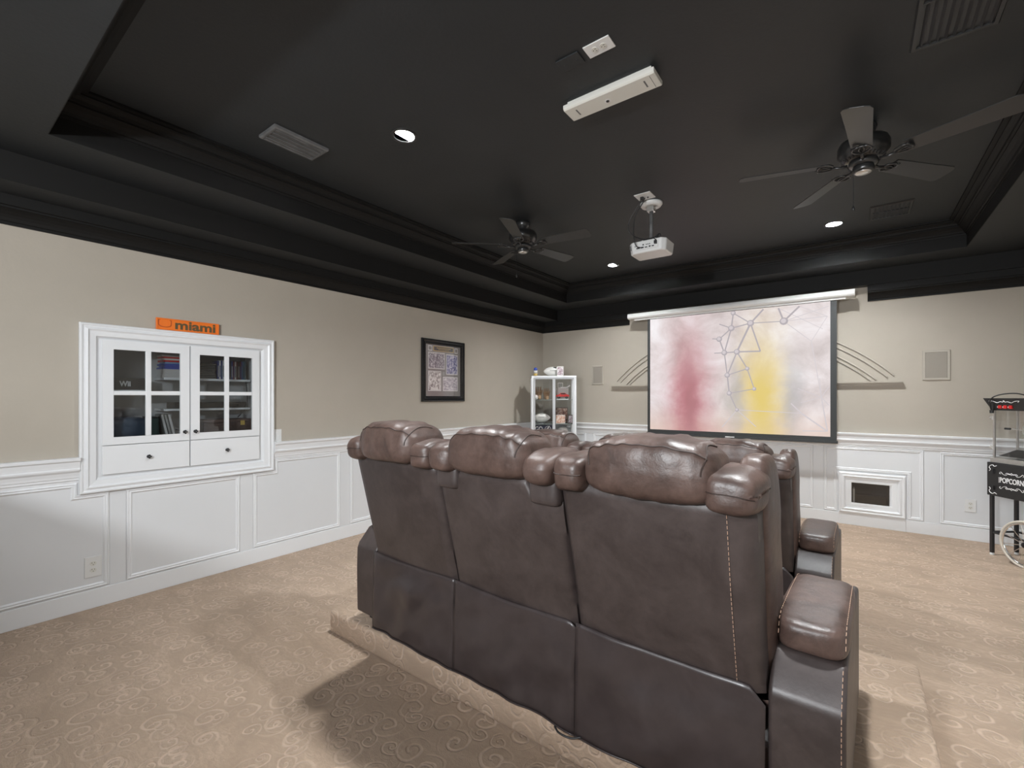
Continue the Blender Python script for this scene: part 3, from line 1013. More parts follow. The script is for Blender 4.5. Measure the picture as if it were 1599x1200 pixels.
for k, r in (('a', .040), ('b', .042), ('c', .046), ('d', .036), ('e', .036), ('f', .038), ('g', .034), ('h', .032), ('i', .030), ('w', .026), ('x', .024), ('y', .024)):
    mb = MB()
    disc(mb, nd[k], r, -.0029)
    o = mb.build('projected_node', 'lat_dark', ps, fix=False)
    mb = MB()
    disc(mb, (nd[k][0] - .004, nd[k][1] + .005), r * .62, -.0032)
    mb.build('node_face', 'lat_mid', o, fix=False)

# ------------------------------------------------------------ arched pediment trim on the back wall
pe = thing('pediment_moulding', 'painted arched pediment moulding on the back wall behind the screen', 'moulding', (-1.305, BY, 1.64))
sh = [(0, -.030), (.020, -.030), (.023, -.008), (.040, -.005), (.044, .017), (.058, .020), (.060, .034), (0, .034)]
MB().prism(sh, lambda h, z: (-1.735, -h, z), lambda h, z: (1.735, -h, z)).build('ledge', 'trimtaupe', pe)
for R0, half in ((2.30, 1.66), (2.245, 1.60), (2.155, 1.50), (2.115, 1.455)):
    pts = []
    zc = .15 - 1.64
    a1 = math.asin(min(.999, half / R0))
    for k in range(41):
        a = -a1 + 2 * a1 * k / 40
        pts.append((R0 * math.sin(a), zc + R0 * math.cos(a)))
    pts = [p for p in pts if p[1] > .034]
    MB().sweep(pts, [(-.009, 0), (-.009, .010), (-.004, .016), (.004, .016), (.009, .010), (.009, 0)], lambda a, b, h: (a, -h, b), closed=False).build('arch_bead', 'trimtaupe', pe)

# wall speakers
M['grille'] = noisy('speaker_grille', (.29, .26, .225), (.31, .28, .24), 400, .8)
for x0, x1, z0, z1, lab in ((.593, .817, 1.68, 2.005, 'painted in-wall speaker right of the screen'), (-3.395, -3.195, 1.695, 2.0, 'painted in-wall speaker between the glass display cabinet and the screen')):
    t = thing('wall_speaker', lab, 'speaker', ((x0 + x1) / 2, BY, (z0 + z1) / 2))
    w, h = (x1 - x0) / 2, (z1 - z0) / 2
    MB().sweep(rect(-w, w, -h, h), [(0, 0), (0, .008), (.004, .012), (.022, .012), (.024, .008), (.024, 0)], lambda a, b, hh: (a, -hh, b)).build('frame', 'trimtaupe', t)
    MB().box(-w + .024, w - .024, -.009, 0, -h + .024, h - .024).build('grille', 'grille', t, bevel=.003)

# recessed niche with black equipment in the back wainscot
ni = thing('wall_niche', 'white framed recess in the back wainscot with dark glass front', 'niche', (.153, BY, .375))
fn_ = lambda a, b, h: (a, -h, b)
MB().sweep(rect(-.300, .300, -.232, .240), [(0, 0), (0, .030), (.008, .036), (.020, .036), (.026, .030), (.034, .034), (.046, .038), (.054, .030), (.060, .020), (.064, .018), (.070, .020), (.074, .018), (.110, .018), (.118, .016), (.118, 0)], fn_).build('frame', 'whitegloss', ni)
mb = MB()
mb.box(-.185, .165, .20, .21, -.15, .12).box(-.185, -.181, .0, .20, -.15, .12).box(.161, .165, 0, .20, -.15, .12).box(-.185, .165, 0, .20, -.15, -.146).box(-.185, .165, 0, .20, .116, .12)
mb.build('recess', 'black', ni)
MB().box(-.17, .14, .06, .18, -.145, -.03).build('equipment_face', 'blackgloss', ni, bevel=.003)
MB().box(-.168, -.150, .05, .06, -.12, .04).box(-.165, -.153, .045, .05, .05, .056).build('hinge', 'steel', ni)
MB().box(-.184, .164, -.010, -.006, -.15, .12).build('glass_front', 'glass_dark', ni)


# ------------------------------------------------------------ ceiling fittings
def downlight(x, y, lab):
    t = thing('recessed_light', lab, 'ceiling light', (x, y, ZC), 0, 'recessed ceiling lights')
    MB().sweep([(.074 * math.cos(2 * math.pi * k / 36), .074 * math.sin(2 * math.pi * k / 36)) for k in range(36)], [(-.013, 0), (-.012, -.004), (-.004, -.007), (.008, -.006), (.010, 0)], f3).build('trim_ring', 'black', t)
    n_ = 36
    cy_ = [(.066 * math.cos(2 * math.pi * k / n_), .066 * math.sin(2 * math.pi * k / n_)) for k in range(n_)]
    MB().add([(x_, y_, -.002) for x_, y_ in cy_] + [(x_, y_, .045) for x_, y_ in cy_], [(k, (k + 1) % n_, n_ + (k + 1) % n_, n_ + k) for k in range(n_)]).build('can', 'white_plastic', t, fix=False, smooth=True)
    MB().lathe([(.065, .040), (.062, .034), (.03, .031)], 28).build('lens', 'bulb', t)
    return t


downlight(-2.344, 1.963, 'lit recessed ceiling light beside the grey ceiling vent')
downlight(-2.484, 5.50, 'small lit recessed ceiling light between the far fan and the projector')
downlight(-.163, 5.49, 'lit recessed ceiling light near the black vent before the screen')
downlight(-.20, 1.963, 'lit recessed ceiling light above the rear sofa')


def vent(lab, x0, x1, y0, y1, m, n, along, drop=.012, mf=None, b=.022, cross=True):
    t = thing('ceiling_vent', lab, 'vent', ((x0 + x1) / 2, (y0 + y1) / 2, ZC))
    w, h = (x1 - x0) / 2, (y1 - y0) / 2
    MB().sweep(rect(-w, w, -h, h), [(0, 0), (0, -.004), (.006, -drop), (b, -drop), (b, 0)], f3).build('frame', mf or m, t)
    MB().box(-w + b, w - b, -h + b, h - b, -.002, 0).build('duct', 'black', t)
    for k in range(n):
        if along == 'y':
            c = -w + b + (k + .5) * (2 * w - 2 * b) / n
            pts = [(-.004, -.002), (.006, -drop + .001), (.008, -drop + .002), (-.002, -.001)]
            MB().prism(pts, lambda a, z: (c + a, -h + b, z), lambda a, z: (c + a, h - b, z)).build('slat', m, t)
        else:
            c = -h + b + (k + .5) * (2 * h - 2 * b) / n
            pts = [(-.004, -.002), (.006, -drop + .001), (.008, -drop + .002), (-.002, -.001)]
            MB().prism(pts, lambda a, z: (-w + b, c + a, z), lambda a, z: (w - b, c + a, z)).build('slat', m, t)
    if cross:
        MB().box(-w + b, w - b, -.004, .004, -drop, -.002).build('crossbar', m, t)
    return t


M['vent_black'] = nmat('vent_black', (.022, .022, .022), .4)
vent('black slatted air vent beside the far right ceiling light', .112, .412, 5.20, 5.575, 'vent_black', 9, 'y')
vent('large black slatted air vent on the ceiling above the near right fan', .216, .525, 2.30, 2.976, 'vent_black', 9, 'y')
gv = thing('ceiling_vent', 'dull grey louvred ceiling vent at the left of the tray', 'vent', (-2.985, 1.575, ZC))
MB().sweep(rect(-.105, .105, -.182, .182), [(0, 0), (0, -.016), (.008, -.022), (.02, -.022), (.02, 0)], f3).build('frame', 'greyvent', gv)
MB().box(-.085, .085, -.162, .162, -.018, 0).build('backing', 'greyvent', gv)
for k in range(4):
    c = -.064 + k * .0427
    MB().prism([(-.012, -.018), (.014, -.026), (.016, -.022), (-.008, -.017)], lambda a, z: (c + a, -.160, z), lambda a, z: (c + a, .160, z)).build('slat', 'greyvent', gv)

# long white bar
hb = thing('ceiling_bar', 'long ivory metal bar fixture mounted flat on the ceiling', 'ceiling bar', (-1.080, 2.355, ZC))
BL = .265
MB().box(-BL + .02, BL - .02, -.05, .05, -.022, 0).build('mounting_tray', 'ivory', hb)
MB().prism([(-.068, -.020), (-.068, -.042), (-.058, -.050), (.058, -.050), (.068, -.042), (.068, -.020)], lambda a, z: (-BL, a, z), lambda a, z: (BL, a, z)).build('cover', 'ivory', hb, bevel=.004)
MB().lathe([(.009, -.050), (.009, -.054), (.004, -.055)], 12, (-.02, .005, 0)).build('sensor', 'blackgloss', hb)
MB().lathe([(.018, -.050), (.018, -.0512)], 16, (-.02, .005, 0)).build('sensor_ring', 'white_plastic', hb)
for s in (-1, 1):
    MB().box(s * .200 - .004, s * .200 + .004, -.030, .026, -.0508, -.050).build('lettering', 'greyvent', hb)
MB().box(.235, .237, -.05, .05, -.0512, -.050).build('seam', 'greyvent', hb)


# ceiling fans
def blade_iron(ang):
    mb = MB()
    c, s = math.cos(ang), math.sin(ang)
    T = lambda r, t, z: (r * c - t * s, r * s + t * c, z)
    mb.tube([T(.085, 0, -.235), T(.125, 0, -.243), T(.165, 0, -.235)], .009, 8)
    for sg in (-1, 1):
        mb.tube([T(*p) for p in [(.155, 0, -.235), (.170, sg * .030, -.232), (.198, sg * .048, -.230), (.232, sg * .040, -.230), (.245, sg * .012, -.230)]], .0065, 8)
        mb.tube([T(*p) for p in [(.165, 0, -.235), (.205, sg * .014, -.231), (.240, sg * .006, -.230)]], .0055, 6)
    mb.tube([T(.230, -.05, -.229), T(.245, 0, -.229), T(.230, .05, -.229)], .006, 6)
    return mb


def blade(ang, Rr):
    mb = MB()
    c, s = math.cos(ang), math.sin(ang)
    pitch = R(-13)
    out = []
    r0, w0, w1 = .215, .054, .071
    pts = [(r0, -w0), (r0 + .3, -w0 - .010), (Rr - .03, -w1), (Rr - .008, -w1 + .012), (Rr, -w1 + .04), (Rr, w1 - .04), (Rr - .008, w1 - .012), (Rr - .03, w1), (r0 + .3, w0 + .010), (r0, w0)]

    def T(r, t, dz):
        y = t * math.cos(pitch)
        z = -.222 + t * math.sin(pitch) + dz
        return (r * c - y * s, r * s + y * c, z)
    mb.prism(pts, lambda r, t: T(r, t, 0), lambda r, t: T(r, t, .006))
    return mb


def fan(lab, x, y, off, Rr, chain, hinge_m):
    t = thing('ceiling_fan', lab, 'ceiling fan', (x, y, ZC), 0, 'black five-blade ceiling fans')
    MB().lathe([(.065, 0), (.070, -.015), (.060, -.045), (.040, -.06), (.035, -.085)], 28).build('canopy', 'fanmetal', t, smooth=True)
    MB().lathe([(.035, -.075), (.085, -.085), (.125, -.100), (.135, -.125), (.135, -.165), (.122, -.180), (.118, -.185), (.110, -.205), (.085, -.220)], 40).build('motor_housing', 'fanmetal', t, smooth=True)
    for k in range(30):
        a = 2 * math.pi * k / 30
        c, s = math.cos(a), math.sin(a)
        q = MB().prism([(-.004, 0), (.004, 0), (.004, 1), (-.004, 1)],
                       lambda w, u: ((.112 - .018 * u) * c - w * s, (.112 - .018 * u) * s + w * c, -.2035 - .0105 * u),
                       lambda w, u: ((.114 - .018 * u) * c - w * s, (.114 - .018 * u) * s + w * c, -.2065 - .0105 * u))
        if k == 0:
            ribs = q
        else:
            ribs.add(q.v, q.f)
    rb = ribs.build('cooling_ribs', 'knob', t)
    MB().lathe([(.075, -.215), (.078, -.245), (.060, -.252)], 28).build('flywheel', 'fanmetal', t, smooth=True)
    MB().lathe([(.050, -.250), (.056, -.258), (.056, -.282), (.046, -.290)], 28).build('switch_housing', 'fanmetal', t, smooth=True)
    MB().lathe([(.045, -.288), (.040, -.294), (.012, -.298)], 28).build('medallion', 'steel', t, smooth=True)
    for k in range(5):
        a = off + k * 2 * math.pi / 5
        b = blade(a, Rr).build('blade', 'blade', t, bevel=.002)
        blade_iron(a).build('blade_bracket', 'fanmetal', b, smooth=True)
    if chain:
        MB().tube([(-.045, -.03, -.285), (-.050, -.035, -.30), (-.050, -.035, -.50)], .0018, 6).build('pull_chain', 'knob', t)
        MB().lathe([(.003, 0), (.008, -.012), (.008, -.026), (.003, -.034)], 10, (-.050, -.035, -.50)).build('pull_knob', 'black', t, smooth=True)
    return t


fan('black ceiling fan at the right of the tray with a hanging pull chain', .044, 3.62, R(51), .70, True, None)
fan('black ceiling fan at the left of the tray, farther from the camera', -2.59, 3.64, R(6), .69, True, None)

# projector
pr = thing('projector', 'white projector hanging from the ceiling with loose black cables', 'projector', (-1.429, 3.951, ZC))
MB().lathe([(.095, 0), (.095, -.012), (.082, -.030), (.046, -.036), (.040, -.020)], 36).build('ceiling_plate', 'white_plastic', pr, smooth=True)
MB().box(-.030, .030, -.030, .030, -.075, -.02).build('tilt_bracket', 'steel', pr, bevel=.004)
MB().tube([(0, 0, -.06), (0, 0, -.33)], .0165, 16).build('pole', 'greyvent', pr, smooth=True)
MB().box(-.07, .07, -.05, .05, -.345, -.325).box(-.11, .11, -.012, .012, -.352, -.338).build('mounting_arms', 'white_plastic', pr, bevel=.003)
bpoly = [(-.165, -.085), (-.165, .105), (-.150, .125), (.150, .125), (.165, .105), (.165, -.085), (.130, -.125), (-.130, -.125)]
body = MB().prism(bpoly, lambda x, y: (x * .93, y * .93, -.455), lambda x, y: (x, y, -.352)).build('body', 'white_plastic', pr, bevel=.012, seg=3)
MB().box(-.105, .105, -.128, -.122, -.430, -.372).build('port_panel', 'white_plastic', body, bevel=.002)
mb = MB()
for x0, x1, z0, z1 in ((-.085, -.055, -.420, -.410), (-.045, -.020, -.420, -.408), (-.010, .012, -.420, -.412), (.025, .040, -.420, -.408), (.050, .070, -.420, -.411),
                       (-.03, -.018, -.398, -.386), (0, .008, -.397, -.389), (.014, .022, -.397, -.389), (.028, .036, -.397, -.389), (-.10, -.092, -.400, -.392)):
    mb.box(x0, x1, -.1295, -.128, z0, z1)
mb.build('ports', 'black', body)
MB().box(.075, .097, -.150, -.126, -.405, -.378).build('plug', 'black', body, bevel=.002)
MB().lathe([(.028, 0), (.028, .003)], 20, (-.125, -.110, -.395), 'y').build('speaker_port', 'greyvent', body)
MB().lathe([(.038, .115), (.040, .150), (.030, .152)], 24, (.06, 0, -.405), 'y').build('lens_ring', 'black', body, smooth=True)
MB().lathe([(.028, .14), (.022, .153)], 20, (.06, 0, -.405), 'y').build('lens', 'blackgloss', body, smooth=True)
for pts in ([(-.03, -.165, -.008), (-.045, -.17, -.05), (-.10, -.165, -.12), (-.145, -.16, -.20), (-.13, -.155, -.28), (-.06, -.10, -.325), (.02, -.05, -.33), (.05, -.04, -.32)],
            [(.0, -.15, -.005), (-.02, -.16, -.05), (-.075, -.17, -.14), (-.09, -.175, -.25), (-.085, -.18, -.34), (-.07, -.17, -.405), (-.045, -.135, -.415)],
            [(.05, -.04, -.32), (.08, -.05, -.30), (.065, -.06, -.335), (.0, -.07, -.34), (-.03, -.10, -.345), (.05, -.11, -.345), (.09, -.13, -.375)],
            [(-.05, -.09, -.352), (-.055, -.05, -.335), (0, -.03, -.325), (.04, -.05, -.318), (.02, -.07, -.33), (-.03, -.05, -.32), (.03, -.04, -.335), (.09, -.03, -.31), (.085, -.06, -.30), (.05, -.06, -.325)]):
    MB().tube(crv(pts), .0045, 8).build('cable', 'black', pr, smooth=True)
cpl = thing('cable_plate', 'white cable wall plate on the ceiling above the projector', 'cover plate', (-1.420, 3.770, ZC))
MB().box(-.070, .070, -.068, .068, -.006, 0).build('plate', 'white_plastic', cpl, bevel=.002)
MB().box(-.035, -.010, -.015, .02, -.03, -.006).build('plug', 'black', cpl, bevel=.002)
MB().lathe([(.006, -.006), (.006, -.014)], 10, (.02, .02, 0)).build('jack', 'black', cpl)


# ------------------------------------------------------------ recliner sofas
def lean(z):
    return -.145 * max(0.0, (z - .43)) / .61


def stitch(mb, pts, seg=.010, gap=.006, r=.0010):
    pts = [Vector(p) for p in pts]
    for a, b in zip(pts, pts[1:]):
        L = (b - a).length
        n = max(1, int(L / (seg + gap)))
        for k in range(n):
            p = a.lerp(b, k / n)
            q = a.lerp(b, (k + .62) / n)
            mb.tube([p, q], r, 4)
    return mb


def back_panel(x0, x1, notch):
    """leaning upholstered back: the outline in (x,z) is swept through the thickness"""
    zt = 1.045
    if notch:
        out = [(x0, .43), (x0, .955), (x0 + .02, .975), (x0 + .125, .972), (x0 + .150, .985), (x0 + .155, zt - .01), (x0 + .17, zt),
               (x1 - .17, zt), (x1 - .155, zt - .01), (x1 - .150, .985), (x1 - .125, .972), (x1 - .02, .975), (x1, .955), (x1, .43)]
    else:
        out = [(x0, .43), (x0, zt - .03), (x0 + .03, zt), (x1 - .03, zt), (x1, zt - .03), (x1, .43)]
    mb = MB()
    # fine strips so that the panel can bulge a little
    N, K = 26, 26

    def top(x):
        for (a, za), (b, zb) in zip(out[1:-1], out[2:-1]):
            if a <= x <= b and b > a:
                return za + (zb - za) * (x - a) / (b - a)
        return out[1][1]
    rows_b, rows_f = [], []
    sd = random.uniform(0, 50)
    xs = [x0 + (x1 - x0) * (i / N) for i in range(N + 1)]
    if notch:
        xs = sorted(set([round(v, 4) for v in xs] + [x0 + .155, x0 + .125, x1 - .155, x1 - .125]))
    xs = [x for x in xs]
    vs, fs = [], []
    for x in xs:
        zt_ = top(min(max(x, x0 + 1e-4), x1 - 1e-4))
        col = []
        for k in range(K + 1):
            z_ = .43 + (zt_ - .43) * k / K
            e = min(x - x0, x1 - x, zt_ - z_)
            edge = .022 * (1 - min(1, max(0, e) / .03)) ** 2
            bul = .010 * math.sin(math.pi * (x - x0) / (x1 - x0)) * math.sin(math.pi * min(1, (z_ - .43) / .6))
            wv = .0035 * noise.noise(Vector((x * 3 + sd, z_ * 4, 0)))
            if notch and z_ > .9:
                wv += .006 * noise.noise(Vector((x * 16, z_ * 10, sd)))
            col.append((x, lean(z_) + edge - bul + wv, z_))
        vs.append(col)
    n = K + 1
    fl_ = [p for c in vs for p in c]
    for i in range(len(vs) - 1):
        for k in range(K):
            fs.append((i * n + k, (i + 1) * n + k, (i + 1) * n + k + 1, i * n + k + 1))
    o = len(fl_)
    fr2 = [(p[0], p[1] + .20 - (.03 if p[2] > .98 else 0), p[2]) for p in fl_]
    for i in range(len(vs) - 1):
        for k in range(K):
            fs.append((o + i * n + k, o + i * n + k + 1, o + (i + 1) * n + k + 1, o + (i + 1) * n + k))
        fs.append((i * n + K, (i + 1) * n + K, o + (i + 1) * n + K, o + i * n + K))
        fs.append((i * n, o + i * n, o + (i + 1) * n, (i + 1) * n))
    L = (len(vs) - 1) * n
    for k in range(K):
        fs.append((k, k + 1, o + k + 1, o + k))
        fs.append((L + k, o + L + k, o + L + k + 1, L + k + 1))
    mb.add(fl_ + fr2, fs)
    return mb


def cpoint(c, half, n, fn, wr, wf, seed, q, lift=.0015):
    """a point on the surface that MB.cushion builds, for the unit direction q"""
    q = Vector(q)
    L = (abs(q.x) ** n + abs(q.y) ** n + abs(q.z) ** n) ** (1 / n)
    q = q / L
    if fn:
        q = Vector(fn(q.x, q.y, q.z))
    p = Vector((q.x * half[0], q.y * half[1], q.z * half[2]))
    d = noise.noise(Vector((p.x * wf[0] + seed, p.y * wf[1], p.z * wf[2] + seed * 3)))
    d += 0.5 * noise.noise(Vector((p.x * wf[0] * 2.3, p.y * wf[1] * 2.3 + seed, p.z * wf[2] * 2.3)))
    p += p.normalized() * (d * wr + lift)
    return (p.x + c[0], p.y + c[1], p.z + c[2])


def headrest(cx, seed, parent, w=.226, zc=1.118, h=.098):
    def f(x, y, z):
        a = abs(x)
        arch = .16 * (1 - a * a) - .20 * max(0, a - .55)
        zz = z * (1 + arch) if z > 0 else z
        # gathers radiate from the seam, deepest near the ends
        g_ = .036 * math.sin(x * 19 + 1.7 * math.sin(seed + 3 * x)) * (.35 + a) * max(0, z + .3)
        return (x * (1 - .05 * max(z, 0)), y * (1 - .12 * max(0, z)) - .06 * z, zz + g_)
    c, half, n, wf = (cx, lean(1.1) + .090, zc), (w, .150, h), 4.2, (15, 4, 6)
    hr = MB().cushion(c, half, n, 30, f, .007, wf, seed).build('headrest', 'leather', parent, smooth=True)
    pts = [cpoint(c, half, n, f, .007, wf, seed, (x, -.80, .66)) for x in [-1 + 2 * k / 40 for k in range(41)]]
    MB().tube(pts, .0022, 6).build('headrest_seam', 'dark_thread', hr)
    for sg in (-1, 1):
        pts = [cpoint(c, half, n, f, .007, wf, seed, (sg * .93, math.cos(t_), math.sin(t_))) for t_ in [math.pi * (-.02 + 1.0 * k / 24) for k in range(25)]][9:]
        MB().tube(pts, .0024, 6).build('piping', 'dark_thread', hr)
    return hr


def wing(cx, w, seed, parent, out=0, zc=1.082, h=.068, cyy=.0):
    def f(x, y, z):
        return (x, y, z - (.42 * max(0, y) ** 2 + .14 * max(0, -y) ** 2) * (1 if z > 0 else .5) - (.25 * max(0, x * out) ** 2 if z > 0 else 0))
    c, half, n, wf = (cx, lean(1.05) + .105 + cyy, zc), (w, .160, h), 4.2, (14, 12, 14)
    o = MB().cushion(c, half, n, 16, f, .007, wf, seed).build('shoulder_wing', 'leather', parent, smooth=True)
    pts = [cpoint(c, half, n, f, .007, wf, seed, (x, -1, .10)) for x in [-1 + 2 * k / 16 for k in range(17)]]
    MB().tube(pts, .0018, 6).build('seam', 'dark_thread', o)
    return o


def recliner(name, label, loc, rz):
    s = thing(name, label, 'sofa', loc, rz)
    seats = ((-1.02, -.346, False), (-.346, .346, True), (.346, 1.02, False))
    # base and seats (face the screen)
    MB().box(-1.03, 1.03, .06, .84, .03, .24).build('base', 'leather', s, bevel=.02, seg=3)
    for i, (a, b, nt) in enumerate(seats):
        g = .004
        MB().cushion(((a + b) / 2, .60, .335), ((b - a) / 2 - g, .33, .115), 5, 12, None, .006, (8, 8, 8), i).build('seat_cushion', 'leather', s, smooth=True)
        MB().cushion(((a + b) / 2, .875, .22), ((b - a) / 2 - g, .06, .19), 5, 10, None, .004, (8, 8, 8), i + 3).build('footrest', 'leather', s, smooth=True)
        bp = back_panel(a + g, b - g, nt).build('backrest', 'leather_back', s, smooth=False)
        bp.data.shade_smooth()
        es = bp.modifiers.new('edge', 'EDGE_SPLIT')
        es.split_angle = R(50)
        MB().cushion(((a + b) / 2, .205, .74), ((b - a) / 2 - .02, .10, .29), 4, 10, lambda x, y, z: (x, y - z * .55, z), .006, (8, 8, 8), i + 6).build('back_cushion', 'leather', s, smooth=True)
        cx = (a + b) / 2
        hr = headrest(cx + (.012 if i == 2 else -.004), 3.1 * i + 1, s)
        # shoulder wings
        wl_, wr_ = (.062, .062)
        if nt:
            for sx, c0 in ((-1, a + .075), (1, b - .075)):
                MB().cushion((c0, lean(1.0) + .085, 1.085), (.074, .155, .070), 3.8, 12, lambda x, y, z: (x, y, z - .25 * y * y * (z > 0)), .008, (14, 12, 14), 5 + sx).build('shoulder_wing', 'leather', s, smooth=True)
                MB().cushion((c0, lean(.97) + .080, .995), (.072, .098, .062), 6, 10).build('shoulder_block', 'leather_back', s, smooth=True)
        else:
            wing(a + .062, .066, 11 + i, s, -1 if i == 0 else 0)
            wing(b - .066, .078 if i == 2 else .070, 17 + i, s, 1 if i == 2 else 0)
    # side bolsters on the outer faces of the end seats
    for sx in (-1, 1):
        MB().cushion((sx * .985, .115, .80), (.050, .120, .375), 5, 12, lambda x, y, z: (x, y - z * .62 * .9, z), .006, (10, 10, 6), 40 + sx).build('side_bolster', 'leather', s, smooth=True)
    # tan topstitching down the outer back edge
    mb = MB()
    stitch(mb, [(.938, lean(.44) - .006, .44), (.938, lean(.75) - .012, .75), (.938, lean(1.03) - .002, 1.03)])
    mb.build('topstitching', 'tan_thread', s)
    # loose vinyl skirts
    for i, (a, b, nt) in enumerate(seats):
        vs, fs = [], []
        nx, nz = 30, 22
        a2, b2 = a + .001, b - .001
        for ix in range(nx + 1):
            u = ix / nx
            x = a2 + (b2 - a2) * u
            for iz in range(nz + 1):
                v = iz / nz
                top = .458 - .010 * math.sin(math.pi * u) - (.05 * max(0, (u - .93) / .07) if i == 2 else 0)
                if nt and u > .96:
                    top -= .02 * (u - .96) / .04
                z_ = .012 + (top - .012) * v
                f1 = noise.noise(Vector((x * 6.0 - z_ * 6.5 + 10 * i, z_ * 3.0 + x * 2.2, i * 4.3)))
                f2 = noise.noise(Vector((x * 8 + z_ * 5, z_ * 4, i * 2.1)))
                amp = (.055 if i == 0 else .030)
                e = math.sin(math.pi * min(1, max(0, u))) ** .5
                e2 = min(1, (1 - v) * 3 + .15)
                y_ = -.014 - .004 * math.sin(math.pi * v) + (amp * f1 + .009 * f2) * e * e2 - .012 * (1 - v)
                vs.append((x, y_, z_))
        n = nz + 1
        for ix in range(nx):
            for iz in range(nz):
                fs.append((ix * n + iz, (ix + 1) * n + iz, (ix + 1) * n + iz + 1, ix * n + iz + 1))
        sk = MB().add(vs, fs).build('back_skirt', 'vinyl', s, smooth=True)
        so = sk.modifiers.new('thick', 'SOLIDIFY')
        so.thickness = .003
        # hem
        MB().tube([vs[ix * n] for ix in range(nx + 1)], .004, 6).build('hem', 'vinyl', sk, smooth=True)
    # arms
    prof = [(0, .045), (-.004, .30), (0, .435), (.012, .465), (.085, .545), (.11, .553), (.58, .553), (.64, .535), (.92, .525), (.95, .50), (.96, .47), (.96, .045)]
    for sx in (-1, 1):
        x0, x1 = (1.022, 1.220) if sx > 0 else (-1.220, -1.022)
        ar = MB().prism(prof, lambda y, z: (x0, y, z), lambda y, z: (x1, y, z)).build('arm', 'leather_back', s, bevel=.014, seg=3)
        ar.data.shade_smooth()
        e = ar.modifiers.new('wn', 'WEIGHTED_NORMAL')
        e.keep_sharp = False
        pad = MB().cushion(((x0 + x1) / 2 + sx * .001, .345, .600), (.102, .262, .058), 5, 14, None, .004, (10, 6, 10), 60 + sx).build('arm_pad', 'leather', ar, smooth=True)
        xo = x1 - .012 if sx > 0 else x0 + .012
        xi = xo - sx * .170
        mb = MB()
        stitch(mb, [(xo, -.0045, .08), (xo, -.0055, .30), (xo, -.0035, .43), (xo, .010, .468), (xo, .083, .549)])
        mb.build('topstitching', 'tan_thread', ar)
        mb = MB()
        for q in (xo + sx * .006, xi):
            stitch(mb, [(q, .088, .600), (q, .105, .640), (q, .15, .656), (q, .34, .659), (q, .53, .656), (q, .585, .640)])
        mb.build('topstitching', 'tan_thread', ar)
    for sx in (-1, 1):
        for y_ in (.05, .86):
            x = sx * 1.12
            MB().box(x - .04, x + .04, y_, y_ + .07, 0, .046).build('foot', 'black', s, bevel=.004)
    return s


rear = recliner('recliner_sofa', 'brown leather three-seat recliner sofa on the carpeted platform, nearest the camera', (-1.237, 1.643, .14), R(-2))
front = copy_tree(rear)
front.location = (-1.315, 3.27, 0)
front.rotation_euler = (0, 0, R(-1))
front['label'] = 'brown leather three-seat recliner sofa in the front row, mostly hidden by the rear one'
o = MB().tube(crv([(-.98, 1.60, .155), (-.95, 1.585, .150), (-.90, 1.59, .148), (-.86, 1.605, .16)]), .004, 6).build('cable', 'black', smooth=True)
tag(o, 'short loop of black cord below the rear sofa skirt', 'cable')

# ------------------------------------------------------------ glass display cabinet in the corner
dc = thing('display_cabinet', 'white framed glass display cabinet full of sports memorabilia in the far corner', 'display cabinet', (-3.954, 5.784, 0), R(36.8))
W_, D_, H_ = .686, .36, 1.823
for x, y in ((0, 0), (W_ - .035, 0), (0, D_ - .03), (W_ - .035, D_ - .03)):
    MB().box(x, x + .035, y, y + .03, 0, H_ - .03).build('post', 'whitegloss', dc, bevel=.002)
MB().box(0, W_, 0, D_, H_ - .03, H_).build('top_panel', 'whitegloss', dc, bevel=.003)
MB().box(.036, W_ - .036, .02, D_ - .02, .05, .08).build('bottom_panel', 'whitegloss', dc)
for zz in (.345, .715, 1.085, 1.455):
    MB().box(.02, W_ - .02, .02, D_ - .015, zz - .006, zz).build('glass_shelf', nmat('shelf_glass_edge', (.25, .30, .29), .2), dc)
for x0 in (.037, W_ / 2 + .001):
    x1 = x0 + W_ / 2 - .038
    dr = MB().sweep(rect(x0, x1, .085, H_ - .033), [(0, 0), (0, .018), (.026 if False else .020, .018), (.020, 0)], lambda a, b, h: (a, h - .012, b)).build('door', 'whitegloss', dc)
    MB().box(x0 + .012, x1 - .012, -.003, .000, .1, H_ - .045).build('glass_pane', 'glass', dr)
MB().lathe([(.006, 0), (.008, -.02)], 10, (W_ / 2 - .02, -.012, .95), 'y').lathe([(.006, 0), (.008, -.02)], 10, (W_ / 2 + .02, -.012, .95), 'y').build('door_knob', 'chrome', dc)
for x in (.008, W_ - .011):
    MB().box(x, x + .003, .031, D_ - .031, .085, H_ - .03).build('side_glass', 'glass', dc)
MB().box(.035, W_ - .035, D_ - .008, D_ - .005, .08, H_ - .03).build('back_panel', 'glass_dark', dc)

ca, sa = math.cos(R(36.8)), math.sin(R(36.8))


def dcp(x, y, z):
    return (-3.954 + ca * x - sa * y, 5.784 + sa * x + ca * y, z)


def dthing(name, lab, cat, x, y, z, rot=0, group=None):
    return thing(name, lab, cat, dcp(x, y, z), R(36.8 + rot), group)


fbp = [(.004, -.137), (.022, -.124), (.044, -.098), (.062, -.062), (.071, -.025), (.073, 0), (.071, .025), (.062, .062), (.044, .098), (.022, .124), (.004, .137)]


